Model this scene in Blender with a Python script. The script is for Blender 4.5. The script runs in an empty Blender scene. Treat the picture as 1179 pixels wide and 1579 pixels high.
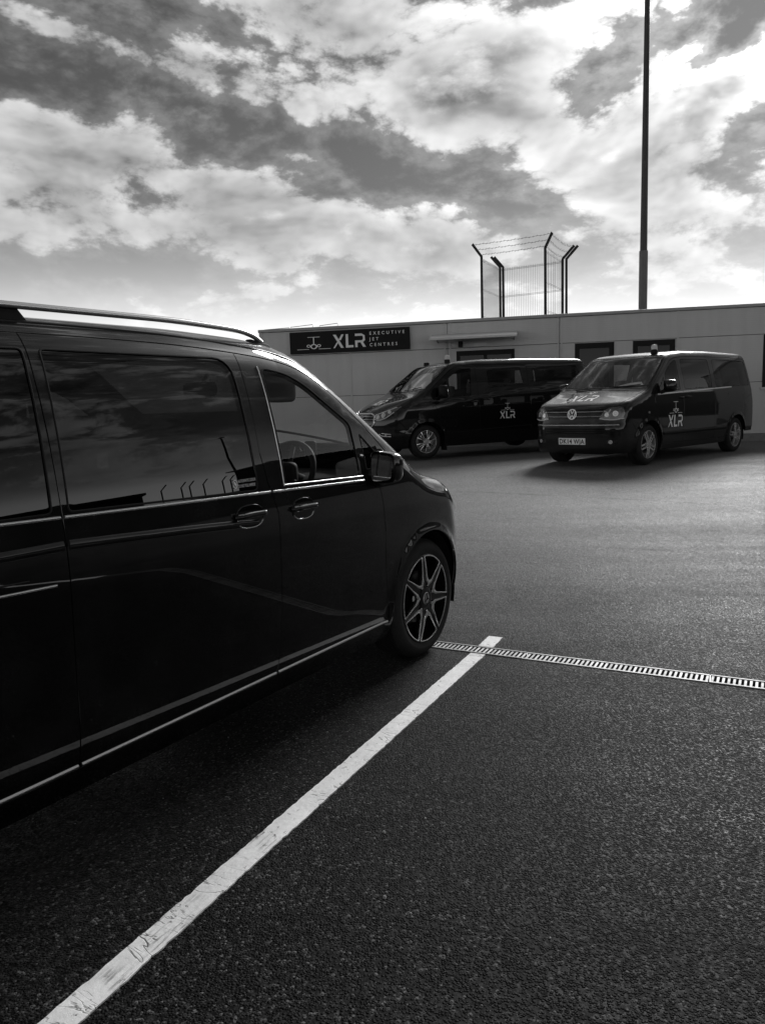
import bpy, bmesh, math, random
import numpy as np
from mathutils import Vector, Matrix
from mathutils.geometry import delaunay_2d_cdt
random.seed(7); rng = np.random.default_rng(7)
SC = bpy.context.scene
COL = SC.collection
R = math.radians

# ------------------------------------------------------------------ camera
CAM_H, PITCH, ROLL = 1.488, 0.13882, -0.03175
cam = bpy.data.cameras.new('camera'); cam_o = bpy.data.objects.new('camera', cam); COL.objects.link(cam_o)
cam.sensor_fit = 'VERTICAL'; cam.sensor_height = 36.0; cam.lens = 1185.84 / 1579 * 36.0
cam.clip_start = 0.05; cam.clip_end = 3000
_F = Vector((0, math.cos(PITCH), -math.sin(PITCH))); _U = Vector((0, math.sin(PITCH), math.cos(PITCH))); _R = Vector((1, 0, 0))
_R2 = _R * math.cos(ROLL) + _U * math.sin(ROLL); _U2 = _U * math.cos(ROLL) - _R * math.sin(ROLL)
_m = Matrix((_R2, _U2, -_F)).transposed().to_4x4(); _m.translation = (0, 0, CAM_H)
cam_o.matrix_world = _m
SC.camera = cam_o
SC.render.resolution_x, SC.render.resolution_y = 764, 1024

# ------------------------------------------------------------------ node helper
class S:
    """socket wrapper with arithmetic"""
    def __init__(s, nt, sock): s.nt, s.k = nt, sock
    def _op(s, op, *a):
        n = s.nt.nodes.new('ShaderNodeMath'); n.operation = op
        for i, x in enumerate((s,) + a):
            if isinstance(x, S): s.nt.links.new(x.k, n.inputs[i])
            else: n.inputs[i].default_value = x
        return S(s.nt, n.outputs[0])
    def __add__(s, o): return s._op('ADD', o)
    def __sub__(s, o): return s._op('SUBTRACT', o)
    def __mul__(s, o): return s._op('MULTIPLY', o)
    def __truediv__(s, o): return s._op('DIVIDE', o)
    __radd__ = __add__; __rmul__ = __mul__
    def __rsub__(s, o): return (s * -1.0) + o
    def f(s, op, *a): return s._op(op, *a)
    def smooth(s, a, b, c=0.0, d=1.0):
        n = s.nt.nodes.new('ShaderNodeMapRange'); n.interpolation_type = 'SMOOTHSTEP'
        s.nt.links.new(s.k, n.inputs[0])
        for i, x in enumerate((a, b, c, d)): n.inputs[i + 1].default_value = x
        return S(s.nt, n.outputs[0])
def noise(nt, vec, scale, detail=6, rough=.55, dist=0.0, lac=2.0):
    n = nt.nodes.new('ShaderNodeTexNoise'); n.inputs['Scale'].default_value = scale; n.inputs['Detail'].default_value = detail
    n.inputs['Roughness'].default_value = rough; n.inputs['Distortion'].default_value = dist; n.inputs['Lacunarity'].default_value = lac
    if vec is not None: nt.links.new(vec.k if isinstance(vec, S) else vec, n.inputs['Vector'])
    return S(nt, n.outputs['Fac'])
def combine(nt, x, y, z=0.0):
    n = nt.nodes.new('ShaderNodeCombineXYZ')
    for i, v in enumerate((x, y, z)):
        if isinstance(v, S): nt.links.new(v.k, n.inputs[i])
        else: n.inputs[i].default_value = v
    return S(nt, n.outputs[0])

# ------------------------------------------------------------------ sky, sun, exposure
SUN_AZ, SUN_EL = R(27), R(30)            # azimuth to the right of the camera's heading
W = bpy.data.worlds.new('World'); SC.world = W; W.use_nodes = True
nt = W.node_tree; nt.nodes.clear()
sky = nt.nodes.new('ShaderNodeTexSky'); sky.sky_type = 'NISHITA'; sky.sun_disc = False
sky.sun_elevation = SUN_EL; sky.sun_rotation = SUN_AZ; sky.air_density = 1.0; sky.dust_density = 1.5; sky.ozone_density = 1.0
sep = nt.nodes.new('ShaderNodeSeparateColor'); nt.links.new(sky.outputs[0], sep.inputs[0])
clear = S(nt, sep.outputs[0]) * .55 + S(nt, sep.outputs[1]) * .35 + S(nt, sep.outputs[2]) * .10   # panchromatic film, yellow filter
tc = nt.nodes.new('ShaderNodeTexCoord'); sx = nt.nodes.new('ShaderNodeSeparateXYZ'); nt.links.new(tc.outputs['Generated'], sx.inputs[0])
dx, dy, dz = (S(nt, sx.outputs[i]) for i in range(3))
az = dx.f('ARCTAN2', dy); el = dz.f('ARCSINE')
cdr = (dx * (math.sin(SUN_AZ) * math.cos(SUN_EL)) + dy * (math.cos(SUN_AZ) * math.cos(SUN_EL)) + dz * math.sin(SUN_EL))
cd = cdr.f('MAXIMUM', 0.0)
wide = cdr.smooth(-.15, .95)              # forward scattering: the half of the sky round the sun is the bright half
glow = cd.f('POWER', 9.0); core = cd.f('POWER', 70.0)
def pix_dir(x, y):
    d = _F + _R2 * ((x - 589.5) / 1185.84) - _U2 * ((y - 789.5) / 1185.84); d.normalize(); return d
ae = combine(nt, az, el, 0.0)
def blob(acc, x, y, rx, ry, deg, amp):
    """add one cloud bank (or gap, amp < 0) at a compass bearing and height in the sky"""
    d = pix_dir(x, y); m = nt.nodes.new('ShaderNodeMapping'); m.vector_type = 'TEXTURE'
    m.inputs['Location'].default_value = (math.atan2(d.x, d.y), math.asin(d.z), 0); m.inputs['Rotation'].default_value = (0, 0, R(deg)); m.inputs['Scale'].default_value = (rx / 1250, ry / 1250, 1)
    nt.links.new(ae.k, m.inputs['Vector']); q = nt.nodes.new('ShaderNodeVectorMath'); q.operation = 'DOT_PRODUCT'
    nt.links.new(m.outputs[0], q.inputs[0]); nt.links.new(m.outputs[0], q.inputs[1])
    p = nt.nodes.new('ShaderNodeMath'); p.operation = 'POWER'; p.inputs[0].default_value = .36788; nt.links.new(q.outputs['Value'], p.inputs[1])
    return S(nt, p.outputs[0]).f('MULTIPLY_ADD', amp, acc)
BLOBS = [(690, 125, 140, 58, 8, .34), (820, 190, 120, 50, -20, .26), (1060, 150, 150, 70, 10, .28), (960, 275, 160, 50, -20, .24), (1120, 300, 110, 60, 0, .18), (900, 28, 230, 36, 8, .26),
         (560, 30, 150, 30, 5, .18), (930, 125, 66, 40, 35, -.40), (1110, 75, 110, 20, 35, -.34), (1165, 195, 54, 34, 40, -.30), (600, 245, 230, 40, -20, -.24), (330, 170, 230, 22, -14, -.24),
         (50, 215, 140, 60, -6, .30), (240, 265, 180, 40, -14, .30), (450, 315, 160, 30, -14, .24), (140, 350, 320, 40, 0, .26), (480, 370, 320, 40, -6, .22), (700, 405, 140, 40, -8, .22),
         (230, 92, 250, 24, -14, .24), (20, 60, 90, 36, 0, .16), (190, 22, 170, 26, 0, -.22), (230, 425, 300, 18, 0, -.16), (430, 412, 46, 14, 0, .26), (800, 320, 120, 24, -8, -.22), (1080, 410, 140, 40, 0, .2), (70, 442, 70, 14, 8, .12), (516, 470, 34, 9, 0, .20)]
wv = combine(nt, dx, dy, dz * 1.9)
wv2 = combine(nt, dx + .010 * math.sin(SUN_AZ), dy + .010, dz * 1.9 + .032)
f1 = noise(nt, wv, 5.0, 9, .61, .22); f1s = noise(nt, wv2, 5.0, 4, .61, .22)
puff = (noise(nt, wv, 13.0, 5, .58) - .5).f('ABSOLUTE') - .07       # rounded heads, dark creases between them
D = (f1 - .5) * 1.75 + .47 + puff * 1.05
for b in BLOBS: D = blob(D, *b)
relief = f1 - f1s
alpha = D.smooth(.44, .67)
wisp = (D + (f1 - .5) * .5).smooth(.16, .52) * .24
thick = D.smooth(.66, 1.02)
lum = .31 + wide * .06 + glow * .36 + core * .9
cl = (.98 - thick * .38 + relief * 3.2 + puff * 2.0) * lum
cl = cl.f('MAXIMUM', .07)
base = clear.f('POWER', .5) * .036 * (.75 + wide * .25) * el.smooth(.02, .50, 1.7, .85)
alpha = alpha.f('MAXIMUM', wisp)
hazef = el.smooth(.03, .26, .90, 0.0)
tot = base * (1.0 - alpha) + cl * alpha
tot = tot * (1.0 - hazef) + hazef * (.56 + wide * .10 + glow * .10) * el.smooth(.02, .17, 1.9, 1.0)
bg = nt.nodes.new('ShaderNodeBackground'); bg.inputs[1].default_value = 0.1
tot = tot * 10.0
nt.links.new(combine(nt, tot, tot, tot).k, bg.inputs[0])
wo = nt.nodes.new('ShaderNodeOutputWorld'); nt.links.new(bg.outputs[0], wo.inputs[0])
W.cycles.sampling_method = 'MANUAL'; W.cycles.sample_map_resolution = 512

sun = bpy.data.lights.new('sun', 'SUN'); sun.energy = 2.3; sun.angle = R(19.0); sun.color = (1, 1, 1)
sun_o = bpy.data.objects.new('sun', sun); COL.objects.link(sun_o)
_sd = Vector((math.sin(SUN_AZ) * math.cos(SUN_EL), math.cos(SUN_AZ) * math.cos(SUN_EL), math.sin(SUN_EL)))
sun_o.rotation_euler = _sd.to_track_quat('Z', 'Y').to_euler(); sun_o.location = _sd * 50
vs = SC.view_settings; vs.view_transform = 'Standard'; vs.look = 'None'; vs.exposure = 0.50; vs.gamma = 1.0; vs.use_curve_mapping = False
SC.render.engine = 'CYCLES'; SC.cycles.max_bounces = 8; SC.cycles.transparent_max_bounces = 16; SC.cycles.glossy_bounces = 5

# ------------------------------------------------------------------ materials
MAT = {}
def mat(name, col, rough=.5, metal=0.0, spec=.5, coat=0.0, coat_rough=.03, bump=None, var=0.0, var_scale=6.0):
    m = bpy.data.materials.new(name); m.use_nodes = True; t = m.node_tree; p = t.nodes['Principled BSDF']
    p.inputs['Base Color'].default_value = (col, col, col, 1); p.inputs['Roughness'].default_value = rough; p.inputs['Metallic'].default_value = metal
    p.inputs['Coat IOR'].default_value = 1.42; p.inputs['Specular IOR Level'].default_value = spec; p.inputs['Coat Weight'].default_value = coat; p.inputs['Coat Roughness'].default_value = coat_rough
    tcx = t.nodes.new('ShaderNodeTexCoord'); o = tcx.outputs['Object']
    if var:
        n = noise(t, o, var_scale, 6, .6); c = (n - .5) * (2 * var) * col + col
        t.links.new(combine(t, c, c, c).k, p.inputs['Base Color'])
        rr = (noise(t, o, var_scale * 2.3, 5, .6) - .5) * (.5 * var) + rough; t.links.new(rr.k, p.inputs['Roughness'])
    if bump:
        sc, st, dist = bump; b = t.nodes.new('ShaderNodeBump'); b.inputs['Strength'].default_value = st; b.inputs['Distance'].default_value = dist
        t.links.new(noise(t, o, sc, 4, .6).k, b.inputs['Height']); t.links.new(b.outputs[0], p.inputs['Normal'])
    MAT[name] = m; return m
def glass(name, tint, ior=1.5, rough=0.0):
    m = bpy.data.materials.new(name); m.use_nodes = True; t = m.node_tree; t.nodes.clear()
    fr = t.nodes.new('ShaderNodeFresnel'); gm = t.nodes.new('ShaderNodeNewGeometry')
    t.links.new((S(t, gm.outputs['Backfacing']) * (1 / ior - ior) + ior).k, fr.inputs[0])
    tr = t.nodes.new('ShaderNodeBsdfTransparent'); tr.inputs[0].default_value = (tint, tint, tint, 1)
    gl = t.nodes.new('ShaderNodeBsdfGlossy'); gl.inputs['Roughness'].default_value = rough; gl.inputs[0].default_value = (1, 1, 1, 1)
    mx = t.nodes.new('ShaderNodeMixShader'); o = t.nodes.new('ShaderNodeOutputMaterial')
    t.links.new(fr.outputs[0], mx.inputs[0]); t.links.new(tr.outputs[0], mx.inputs[1]); t.links.new(gl.outputs[0], mx.inputs[2]); t.links.new(mx.outputs[0], o.inputs[0])
    MAT[name] = m; return m
mat('paint', .002, .40, 0, .05, 1.0, .012); MAT['paint'].node_tree.nodes['Principled BSDF'].inputs['Coat IOR'].default_value = 1.43
def _film(m):
    """road film: faint uneven haze in the clear coat"""
    t = MAT[m].node_tree; p = t.nodes['Principled BSDF']; o = t.nodes.new('ShaderNodeTexCoord').outputs['Object']; sp = t.nodes.new('ShaderNodeSeparateXYZ'); t.links.new(o, sp.inputs[0])
    n = noise(t, o, 3.0, 5, .65); t.links.new((n * n * .05 + .004).k, p.inputs['Coat Roughness'])
    g = noise(t, o, 5.0, 4, .6).smooth(.40, .75) * .006 + .0018; t.links.new(combine(t, g, g, g).k, p.inputs['Base Color'])
_film('paint')
mat('paint_far', .005, .40, 0, .08, 1.0, .03, var=.25, var_scale=3); MAT['paint_far'].node_tree.nodes['Principled BSDF'].inputs['Coat IOR'].default_value = 1.43
mat('black_trim', .006, .5, 0, .2)
mat('gloss_black', .002, .08, 0, .35)
mat('rubber', .016, .72, 0, .3, var=.4, var_scale=30)
mat('under', .012, .85, 0, .2)
mat('interior', .02, .7, 0, .3, var=.2)
mat('interior_grey', .06, .7, 0, .3, var=.2)
mat('chrome', .55, .16, 1.0)
mat('alloy', .50, .35, .6)
mat('alloy_bright', .92, .24, 1.0)
mat('alloy_dark', .010, .30, .3)
mat('bright_trim', .82, .35, .5); mat('mirror', .85, .015, 1.0)
mat('rail_metal', .66, .28, 1.0)
mat('lamp_silver', .92, .22, .55); mat('lamp_bowl', .16, .2, .8)
mat('white', .78, .5); mat('white_print', .90, .5, var=.04, var_scale=20); mat('black_print', .01, .5); mat('amber', .22, .25, 0, .5, .6)
mat('plate', .88, .4); mat('paper', .72, .8)
mat('sign_black', .006, .5, 0, .2, var=.3); mat('sign_letter', .85, .4, var=.06)
mat('steel_dark', .018, .5, .2, var=.4, var_scale=12); mat('mast_paint', .05, .45, .3, var=.3, var_scale=4); mat('mast_sleeve', .12, .5, .2, var=.3, var_scale=4)
mat('wire', .05, .5, .5)
mat('galv', .24, .6, .7, var=.5, var_scale=9)
def _dirt(m):
    """each piece a little different in tone"""
    t = MAT[m].node_tree; p = t.nodes['Principled BSDF']; oi = t.nodes.new('ShaderNodeObjectInfo'); g = t.nodes.new('ShaderNodeNewGeometry')
    c = .16 + S(t, oi.outputs['Random']) * .18 + (noise(t, g.outputs['Position'], 14, 5, .7) - .4) * .30; c = c.f('MAXIMUM', .02); t.links.new(combine(t, c, c, c).k, p.inputs['Base Color'])
_dirt('galv')
mat('slot', .004, .95, 0, .1)
mat('frame_dark', .008, .5, 0, .2); mat('blind', .06, .8, var=.1); mat('light_box', .62, .45); mat('canopy', .42, .45, var=.1); mat('plinth', .20, .9, bump=(40, .5, .01), var=.35, var_scale=14)
mat('roof_trim', .36, .5, .2, var=.12); mat('backing', .05, .9); mat('far_dark', .03, .85, var=.3)
mat('pebble', .30, .8, var=.6, var_scale=40)
glass('glass_clear', .95, 1.36); glass('glass_tint', .006, 1.5); glass('glass_mid', .60, 1.45); glass('glass_screen', .85, 1.9); glass('glass_lens', .9, 1.45); glass('glass_building', .06, 1.3)

def wall_material():
    m = bpy.data.materials.new('cladding'); m.use_nodes = True; t = m.node_tree; p = t.nodes['Principled BSDF']
    g = t.nodes.new('ShaderNodeNewGeometry'); px = t.nodes.new('ShaderNodeSeparateXYZ'); t.links.new(g.outputs['Position'], px.inputs[0])
    oi = t.nodes.new('ShaderNodeObjectInfo')
    n = noise(t, g.outputs['Position'], 1.1, 6, .6); st = combine(t, S(t, px.outputs[0]) * 5, S(t, px.outputs[1]) * 5, S(t, px.outputs[2]) * .35)
    n2 = noise(t, st, 1.0, 5, .6)
    c = .56 + (n - .5) * .07 + (n2 - .5) * .13 + (S(t, oi.outputs['Random']) - .5) * .03
    t.links.new(combine(t, c, c, c).k, p.inputs['Base Color']); p.inputs['Roughness'].default_value = .55; p.inputs['Specular IOR Level'].default_value = .3
    w = (S(t, px.outputs[2]) * (2 * math.pi / .05)).f('SINE') * .5 + noise(t, g.outputs['Position'], 9, 3) * .8
    b = t.nodes.new('ShaderNodeBump'); b.inputs['Strength'].default_value = .35; b.inputs['Distance'].default_value = .003
    t.links.new(w.k, b.inputs['Height']); t.links.new(b.outputs[0], p.inputs['Normal']); MAT['cladding'] = m
wall_material()

DP0 = (.275, 4.629)
def asphalt_material():
    m = bpy.data.materials.new('asphalt'); m.use_nodes = True; t = m.node_tree; p = t.nodes['Principled BSDF']
    g = t.nodes.new('ShaderNodeNewGeometry'); P = g.outputs['Position']
    sp = t.nodes.new('ShaderNodeSeparateXYZ'); t.links.new(P, sp.inputs[0]); X, Y = S(t, sp.outputs[0]), S(t, sp.outputs[1])
    def vor(scale, out='Distance', feat='F1', rnd=1.0):
        v = t.nodes.new('ShaderNodeTexVoronoi'); v.feature = feat; v.inputs['Scale'].default_value = scale; v.inputs['Randomness'].default_value = rnd
        t.links.new(P, v.inputs['Vector']); return S(t, v.outputs[out])
    vc = t.nodes.new('ShaderNodeTexVoronoi'); vc.inputs['Scale'].default_value = 125.0; t.links.new(P, vc.inputs['Vector'])
    cs = t.nodes.new('ShaderNodeSeparateColor'); t.links.new(vc.outputs['Color'], cs.inputs[0]); rc = S(t, cs.outputs[0]); r2 = S(t, cs.outputs[1]); stone = S(t, vc.outputs['Distance'])
    patch = noise(t, P, .55, 5, .62); fine = noise(t, P, 9.0, 4, .65)
    streak = noise(t, combine(t, X * .16 + Y * .05, Y * 1.1 + X * .16, 0.0), 1.3, 4, .6)
    grain = noise(t, P, 42.0, 2, .7); blot = noise(t, P, 1.7, 4, .65); oil = noise(t, P, 2.6, 3, .5).smooth(.66, .72)
    h = (1.0 - stone.smooth(0.05, .62)) * .8 + r2 * 1.0 + fine * .5
    lightstone = rc.smooth(.90, 1.0) * .07
    glare = ((X - float(DP0[0])) * .4631 + (Y - float(DP0[1])) * .8863 + (patch - .5) * 5.0).smooth(-1.6, 5.5)      # lane glare painted into the tarmac colour, paler beyond the drain
    c = (.000 + rc * rc * rc * .050 + lightstone + (patch - .5) * .030 + (blot - .5) * .030 - oil * .012 + (fine - .5) * .026 + (grain - .5) * .085 + (streak - .5) * .030) * (1.0 + glare * 1.1) + glare * .15
    # faint rubber marks left by turning tyres, running across the lane
    def skid(a, b, k, w): return 1.0 - (Y - (a + X * b + X * X * k) + (blot - .5) * .08).f('ABSOLUTE').smooth(w * .3, w)
    marks = (skid(8.05, -.47, -.01, .075) + skid(11.75, -.62, -.02, .09) + skid(9.3, -.50, -.01, .07) * .6) * noise(t, P, 1.1, 3, .6).smooth(.38, .62)
    c = c * (1.0 - marks.f('MINIMUM', 1.0) * .40)
    c = c.f('MAXIMUM', .003)
    t.links.new(combine(t, c, c, c).k, p.inputs['Base Color'])
    rg = .66 + (patch - .5) * .26 + (streak - .5) * .50 + (rc - .5) * .45 + (blot - .5) * .2
    t.links.new(rg.f('MAXIMUM', .30).k, p.inputs['Roughness']); t.links.new((glare * .22 + .08).k, p.inputs['Specular IOR Level'])
    b = t.nodes.new('ShaderNodeBump'); b.inputs['Strength'].default_value = 1.0; b.inputs['Distance'].default_value = .0065
    t.links.new(h.k, b.inputs['Height'])
    b2 = t.nodes.new('ShaderNodeBump'); b2.inputs['Strength'].default_value = .5; b2.inputs['Distance'].default_value = .02
    t.links.new((noise(t, P, 3.0, 3, .6)).k, b2.inputs['Height']); t.links.new(b.outputs[0], b2.inputs['Normal'])
    t.links.new(b2.outputs[0], p.inputs['Normal']); MAT['asphalt'] = m
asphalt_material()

def line_material():
    m = bpy.data.materials.new('road_paint'); m.use_nodes = True; t = m.node_tree; p = t.nodes['Principled BSDF']
    tcx = t.nodes.new('ShaderNodeTexCoord'); O = tcx.outputs['Object']; sp = t.nodes.new('ShaderNodeSeparateXYZ'); t.links.new(O, sp.inputs[0]); X, Y = S(t, sp.outputs[0]), S(t, sp.outputs[1])
    n = noise(t, O, 14, 8, .65); n2 = noise(t, O, 60, 6, .7); big = noise(t, O, 2.3, 4, .6)
    # hairline cracks across the paint
    ck = noise(t, combine(t, X * 7.5, Y * 2.0, 0.0), 1.0, 4, .6, 1.2)
    crack = 1.0 - ((ck - .5).f('ABSOLUTE')).smooth(.0, .010)
    cm = noise(t, O, 1.6, 2).smooth(.42, .60)
    # scuffs along the line where tyres ran over it, mostly towards its open end
    sc = noise(t, combine(t, X * 5, Y * 60, 0.0), 1.0, 5, .7).smooth(.47, .60) * (noise(t, O, 4.0, 3).smooth(.44, .60)) * X.smooth(.2, 2.2, 1.0, .12)
    chip = noise(t, O, 38, 5, .6).smooth(.60, .66) * noise(t, O, 6, 2).smooth(.42, .6)
    c = .86 + (n - .5) * .34 + (n2 - .5) * .30 + (big - .5) * .30
    c = c * (1.0 - crack * cm * .75) * (1.0 - sc * .78) * (1.0 - chip * .8)
    t.links.new(combine(t, c, c, c).k, p.inputs['Base Color']); p.inputs['Roughness'].default_value = .62
    b = t.nodes.new('ShaderNodeBump'); b.inputs['Strength'].default_value = .7; b.inputs['Distance'].default_value = .004
    t.links.new((n2 * .8 + n - crack * cm - sc * .5).k, b.inputs['Height']); t.links.new(b.outputs[0], p.inputs['Normal']); MAT['road_paint'] = m
line_material()

# ------------------------------------------------------------------ object helpers
def tag(o, label=None, cat=None, group=None, kind=None):
    for k, v in (('label', label), ('category', cat), ('group', group), ('kind', kind)):
        if v: o[k] = v
    return o
def empty(name, loc=(0, 0, 0), rot=(0, 0, 0), parent=None):
    o = bpy.data.objects.new(name, None); COL.objects.link(o); o.location = loc; o.rotation_euler = rot; o.empty_display_size = .2
    if parent: o.parent = parent
    return o
def link(name, me, material, parent=None):
    o = bpy.data.objects.new(name, me); COL.objects.link(o)
    if material and not me.materials: me.materials.append(MAT[material])
    if parent: o.parent = parent
    return o
def mesh_from(name, v, f, smooth=False):
    me = bpy.data.meshes.new(name); me.from_pydata([tuple(map(float, p)) for p in v], [], [tuple(map(int, q)) for q in f]); me.validate(); me.update()
    if smooth: me.polygons.foreach_set('use_smooth', [True] * len(me.polygons))
    return me
class MB:
    def __init__(s): s.v, s.f = [], []
    def add(s, v, f):
        k = len(s.v); s.v += [tuple(p) for p in v]; s.f += [tuple(i + k for i in q) for q in f]; return s
    def box(s, x0, x1, y0, y1, z0, z1, M=None):
        v = [Vector((x, y, z)) for z in (z0, z1) for y in (y0, y1) for x in (x0, x1)]
        if M is not None: v = [M @ p for p in v]
        return s.add(v, [(0, 2, 3, 1), (4, 5, 7, 6), (0, 1, 5, 4), (2, 6, 7, 3), (0, 4, 6, 2), (1, 3, 7, 5)])
    def tube(s, pts, r, n=8, closed=False, caps=True):
        pts = [Vector(p) for p in pts]; k0 = len(s.v); rs = r if hasattr(r, '__len__') else [r] * len(pts)
        up = Vector((0, 0, 1)); prev = None
        for i, p in enumerate(pts):
            a = pts[i - 1] if i or closed else p; b = pts[(i + 1) % len(pts)] if i < len(pts) - 1 or closed else p
            d = (b - a).normalized()
            u = prev - d * prev.dot(d) if prev is not None else (up if abs(d.z) < .9 else Vector((1, 0, 0))).cross(d)
            u.normalize(); w = d.cross(u); prev = u
            for j in range(n):
                t = 2 * math.pi * j / n; s.v.append(tuple(p + (u * math.cos(t) + w * math.sin(t)) * rs[i]))
        m = len(pts)
        for i in range(m if closed else m - 1):
            for j in range(n):
                a, b = k0 + i * n, k0 + ((i + 1) % m) * n
                s.f.append((a + j, a + (j + 1) % n, b + (j + 1) % n, b + j))
        if caps and not closed: s.f.append(tuple(k0 + j for j in reversed(range(n)))); s.f.append(tuple(k0 + (m - 1) * n + j for j in range(n)))
        return s
    def lathe_y(s, prof, n=48, c=(0, 0, 0), closed=False):
        """profile of (radius, y) turned about the y axis"""
        k0 = len(s.v)
        for j in range(n):
            t = 2 * math.pi * j / n
            for r, y in prof: s.v.append((c[0] + r * math.cos(t), c[1] + y, c[2] + r * math.sin(t)))
        m = len(prof)
        for j in range(n):
            a, b = k0 + j * m, k0 + ((j + 1) % n) * m
            for i in range(m if closed else m - 1):
                i2 = (i + 1) % m; s.f.append((a + i, a + i2, b + i2, b + i))
        return s
    def prism(s, poly, h0, h1, M):
        """2-D polygon (u, v) extruded from h0 to h1, mapped by M (u, v, h)"""
        n = len(poly); v = [M @ Vector((a, b, h0)) for a, b in poly] + [M @ Vector((a, b, h1)) for a, b in poly]
        return s.add(v, [tuple(reversed(range(n))), tuple(range(n, 2 * n))] + [(i, (i + 1) % n, n + (i + 1) % n, n + i) for i in range(n)])
    def build(s, name, material, parent=None, smooth=False, bevel=0.0, sharp=40):
        me = mesh_from(name, s.v, s.f)
        bm = bmesh.new(); bm.from_mesh(me); bmesh.ops.recalc_face_normals(bm, faces=bm.faces)
        if bevel:
            ed = [e for e in bm.edges if len(e.link_faces) == 2 and e.calc_face_angle(0) > .5]
            bmesh.ops.bevel(bm, geom=ed, offset=bevel, segments=2, profile=.6, affect='EDGES')
        bm.to_mesh(me); bm.free()
        if smooth:
            me.polygons.foreach_set('use_smooth', [True] * len(me.polygons)); me.set_sharp_from_angle(angle=R(sharp))
        return link(name, me, material, parent)
_txt = {}
def text2d(s, size=1.0, spacing=1.0, align='LEFT', bold=0.0):
    """triangulated letters as 2-D verts, faces"""
    key = (s, spacing, align, bold)
    if key not in _txt:
        c = bpy.data.curves.new('t', 'FONT'); c.body = s; c.space_character = spacing; c.align_x = align; c.resolution_u = 3; c.offset = bold
        o = bpy.data.objects.new('t', c); COL.objects.link(o); dg = bpy.context.evaluated_depsgraph_get()
        me = bpy.data.meshes.new_from_object(o.evaluated_get(dg)); v = [(p.co.x, p.co.y) for p in me.vertices]; f = [tuple(p.vertices) for p in me.polygons]
        bpy.data.objects.remove(o); bpy.data.meshes.remove(me); bpy.data.curves.remove(c); _txt[key] = (v, f)
    v, f = _txt[key]; return [(a * size, b * size) for a, b in v], f
def logo_polys():
    """the letters X L R, unit height, and the aeroplane seen from the front"""
    w = .215; P = []
    def bar(a, b, wa=w, wb=w): P.append([(a[0], a[1]), (a[0] + wa, a[1]), (b[0] + wb, b[1]), (b[0], b[1])])
    bar((.60, 0), (.0, 1))
    bar((.0, 0), (.285, .43), .12, .13); bar((.40, .58), (.66, 1), .2, .17)
    P.append([(.98, 0), (1.17, 0), (1.17, 1), (.98, 1)]); P.append([(1.17, 0), (1.56, 0), (1.56, .17), (1.17, .17)])
    P.append([(1.70, 0), (1.88, 0), (1.88, .50), (1.70, .50)]); P.append([(1.70, .83), (2.25, .83), (2.20, 1), (1.70, 1)])
    P.append([(2.20, 1), (2.25, .83), (2.30, .74), (2.44, .86)]); P.append([(2.44, .86), (2.30, .74), (2.30, .58), (2.46, .50)]); P.append([(2.46, .50), (2.30, .58), (2.22, .50), (2.30, .36)])
    P.append([(1.88, .34), (2.30, .36), (2.22, .50), (1.88, .50)]); P.append([(2.30, 0), (2.52, 0), (2.30, .36), (2.10, .36)])
    return P
def plane_polys():
    P = []
    def rect(x0, x1, y0, y1): P.append([(x0, y0), (x1, y0), (x1, y1), (x0, y1)])
    rect(-.36, .36, .93, .97); rect(-.025, .025, .42, .93); rect(-1.0, -.3, 0, .035); rect(.3, 1.0, 0, .035)
    def ring(cx, cy, r0, r1, n=18):
        for i in range(n):
            a, b = 2 * math.pi * i / n, 2 * math.pi * (i + 1) / n
            P.append([(cx + r0 * math.cos(a), cy + r0 * math.sin(a)), (cx + r1 * math.cos(a), cy + r1 * math.sin(a)), (cx + r1 * math.cos(b), cy + r1 * math.sin(b)), (cx + r0 * math.cos(b), cy + r0 * math.sin(b))])
    ring(0, .22, .13, .20); ring(-.31, .27, .07, .115); ring(.31, .27, .07, .115)
    return P
def flat_marks(name, polys, fn, material, parent):
    """flat print laid on a surface: fn maps (u, v) to a point"""
    V, Fc = [], []
    for p in polys:
        k = len(V); V += [fn(u, v) for u, v in p]; Fc.append(tuple(range(k, k + len(p))))
    me = mesh_from(name, V, Fc); return link(name, me, material, parent)
def flat_text(name, s, size, fn, material, parent, spacing=1.0, align='LEFT'):
    v, f = text2d(s, size, spacing, align)
    return link(name, mesh_from(name, [fn(a, b) for a, b in v], f), material, parent)

# ------------------------------------------------------------------ the ground
DP = np.array([.275, 4.629]); DT = np.array([.8863, -.4631]); DN = np.array([.4631, .8863])     # the drain's line
def ground_z(x, y):
    s = (np.asarray(x) - DP[0]) * DN[0] + (np.asarray(y) - DP[1]) * DN[1]
    k = np.clip(s, 0, None); return np.where(k < 9.0, .0355 * k, .0355 * 9 + .0355 * 1.0 * np.clip((k - 9) / 2, 0, 1) * (1 - .5 * np.clip((k - 9) / 2, 0, 1)) * 2 * .66)
def make_ground():
    ss = [-400, -120, -40, -14, -6, -3, -1, -.0601] + [.0601] + [i * .5 for i in range(1, 24)] + [12, 14, 18, 30, 80, 400]
    tt = [-400, -120, -40] + [i * 2 - 20 for i in range(21)] + [40, 120, 400]
    v, f = [], []
    for s in ss:
        for t in tt:
            x, y = DP + DN * s + DT * t; v.append((x, y, float(ground_z(x, y))))
    m = len(tt)
    for i in range(len(ss) - 1):
        if abs(ss[i] + .0601) < 1e-6: continue         # the drain's trench
        for j in range(m - 1): a = i * m + j; f.append((a, a + 1, a + m + 1, a + m))
    o = link('ground', mesh_from('ground', v, f, True), 'asphalt'); tag(o, 'dark grey tarmac of the car park with pale patches', 'ground', kind='structure')
make_ground()

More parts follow.
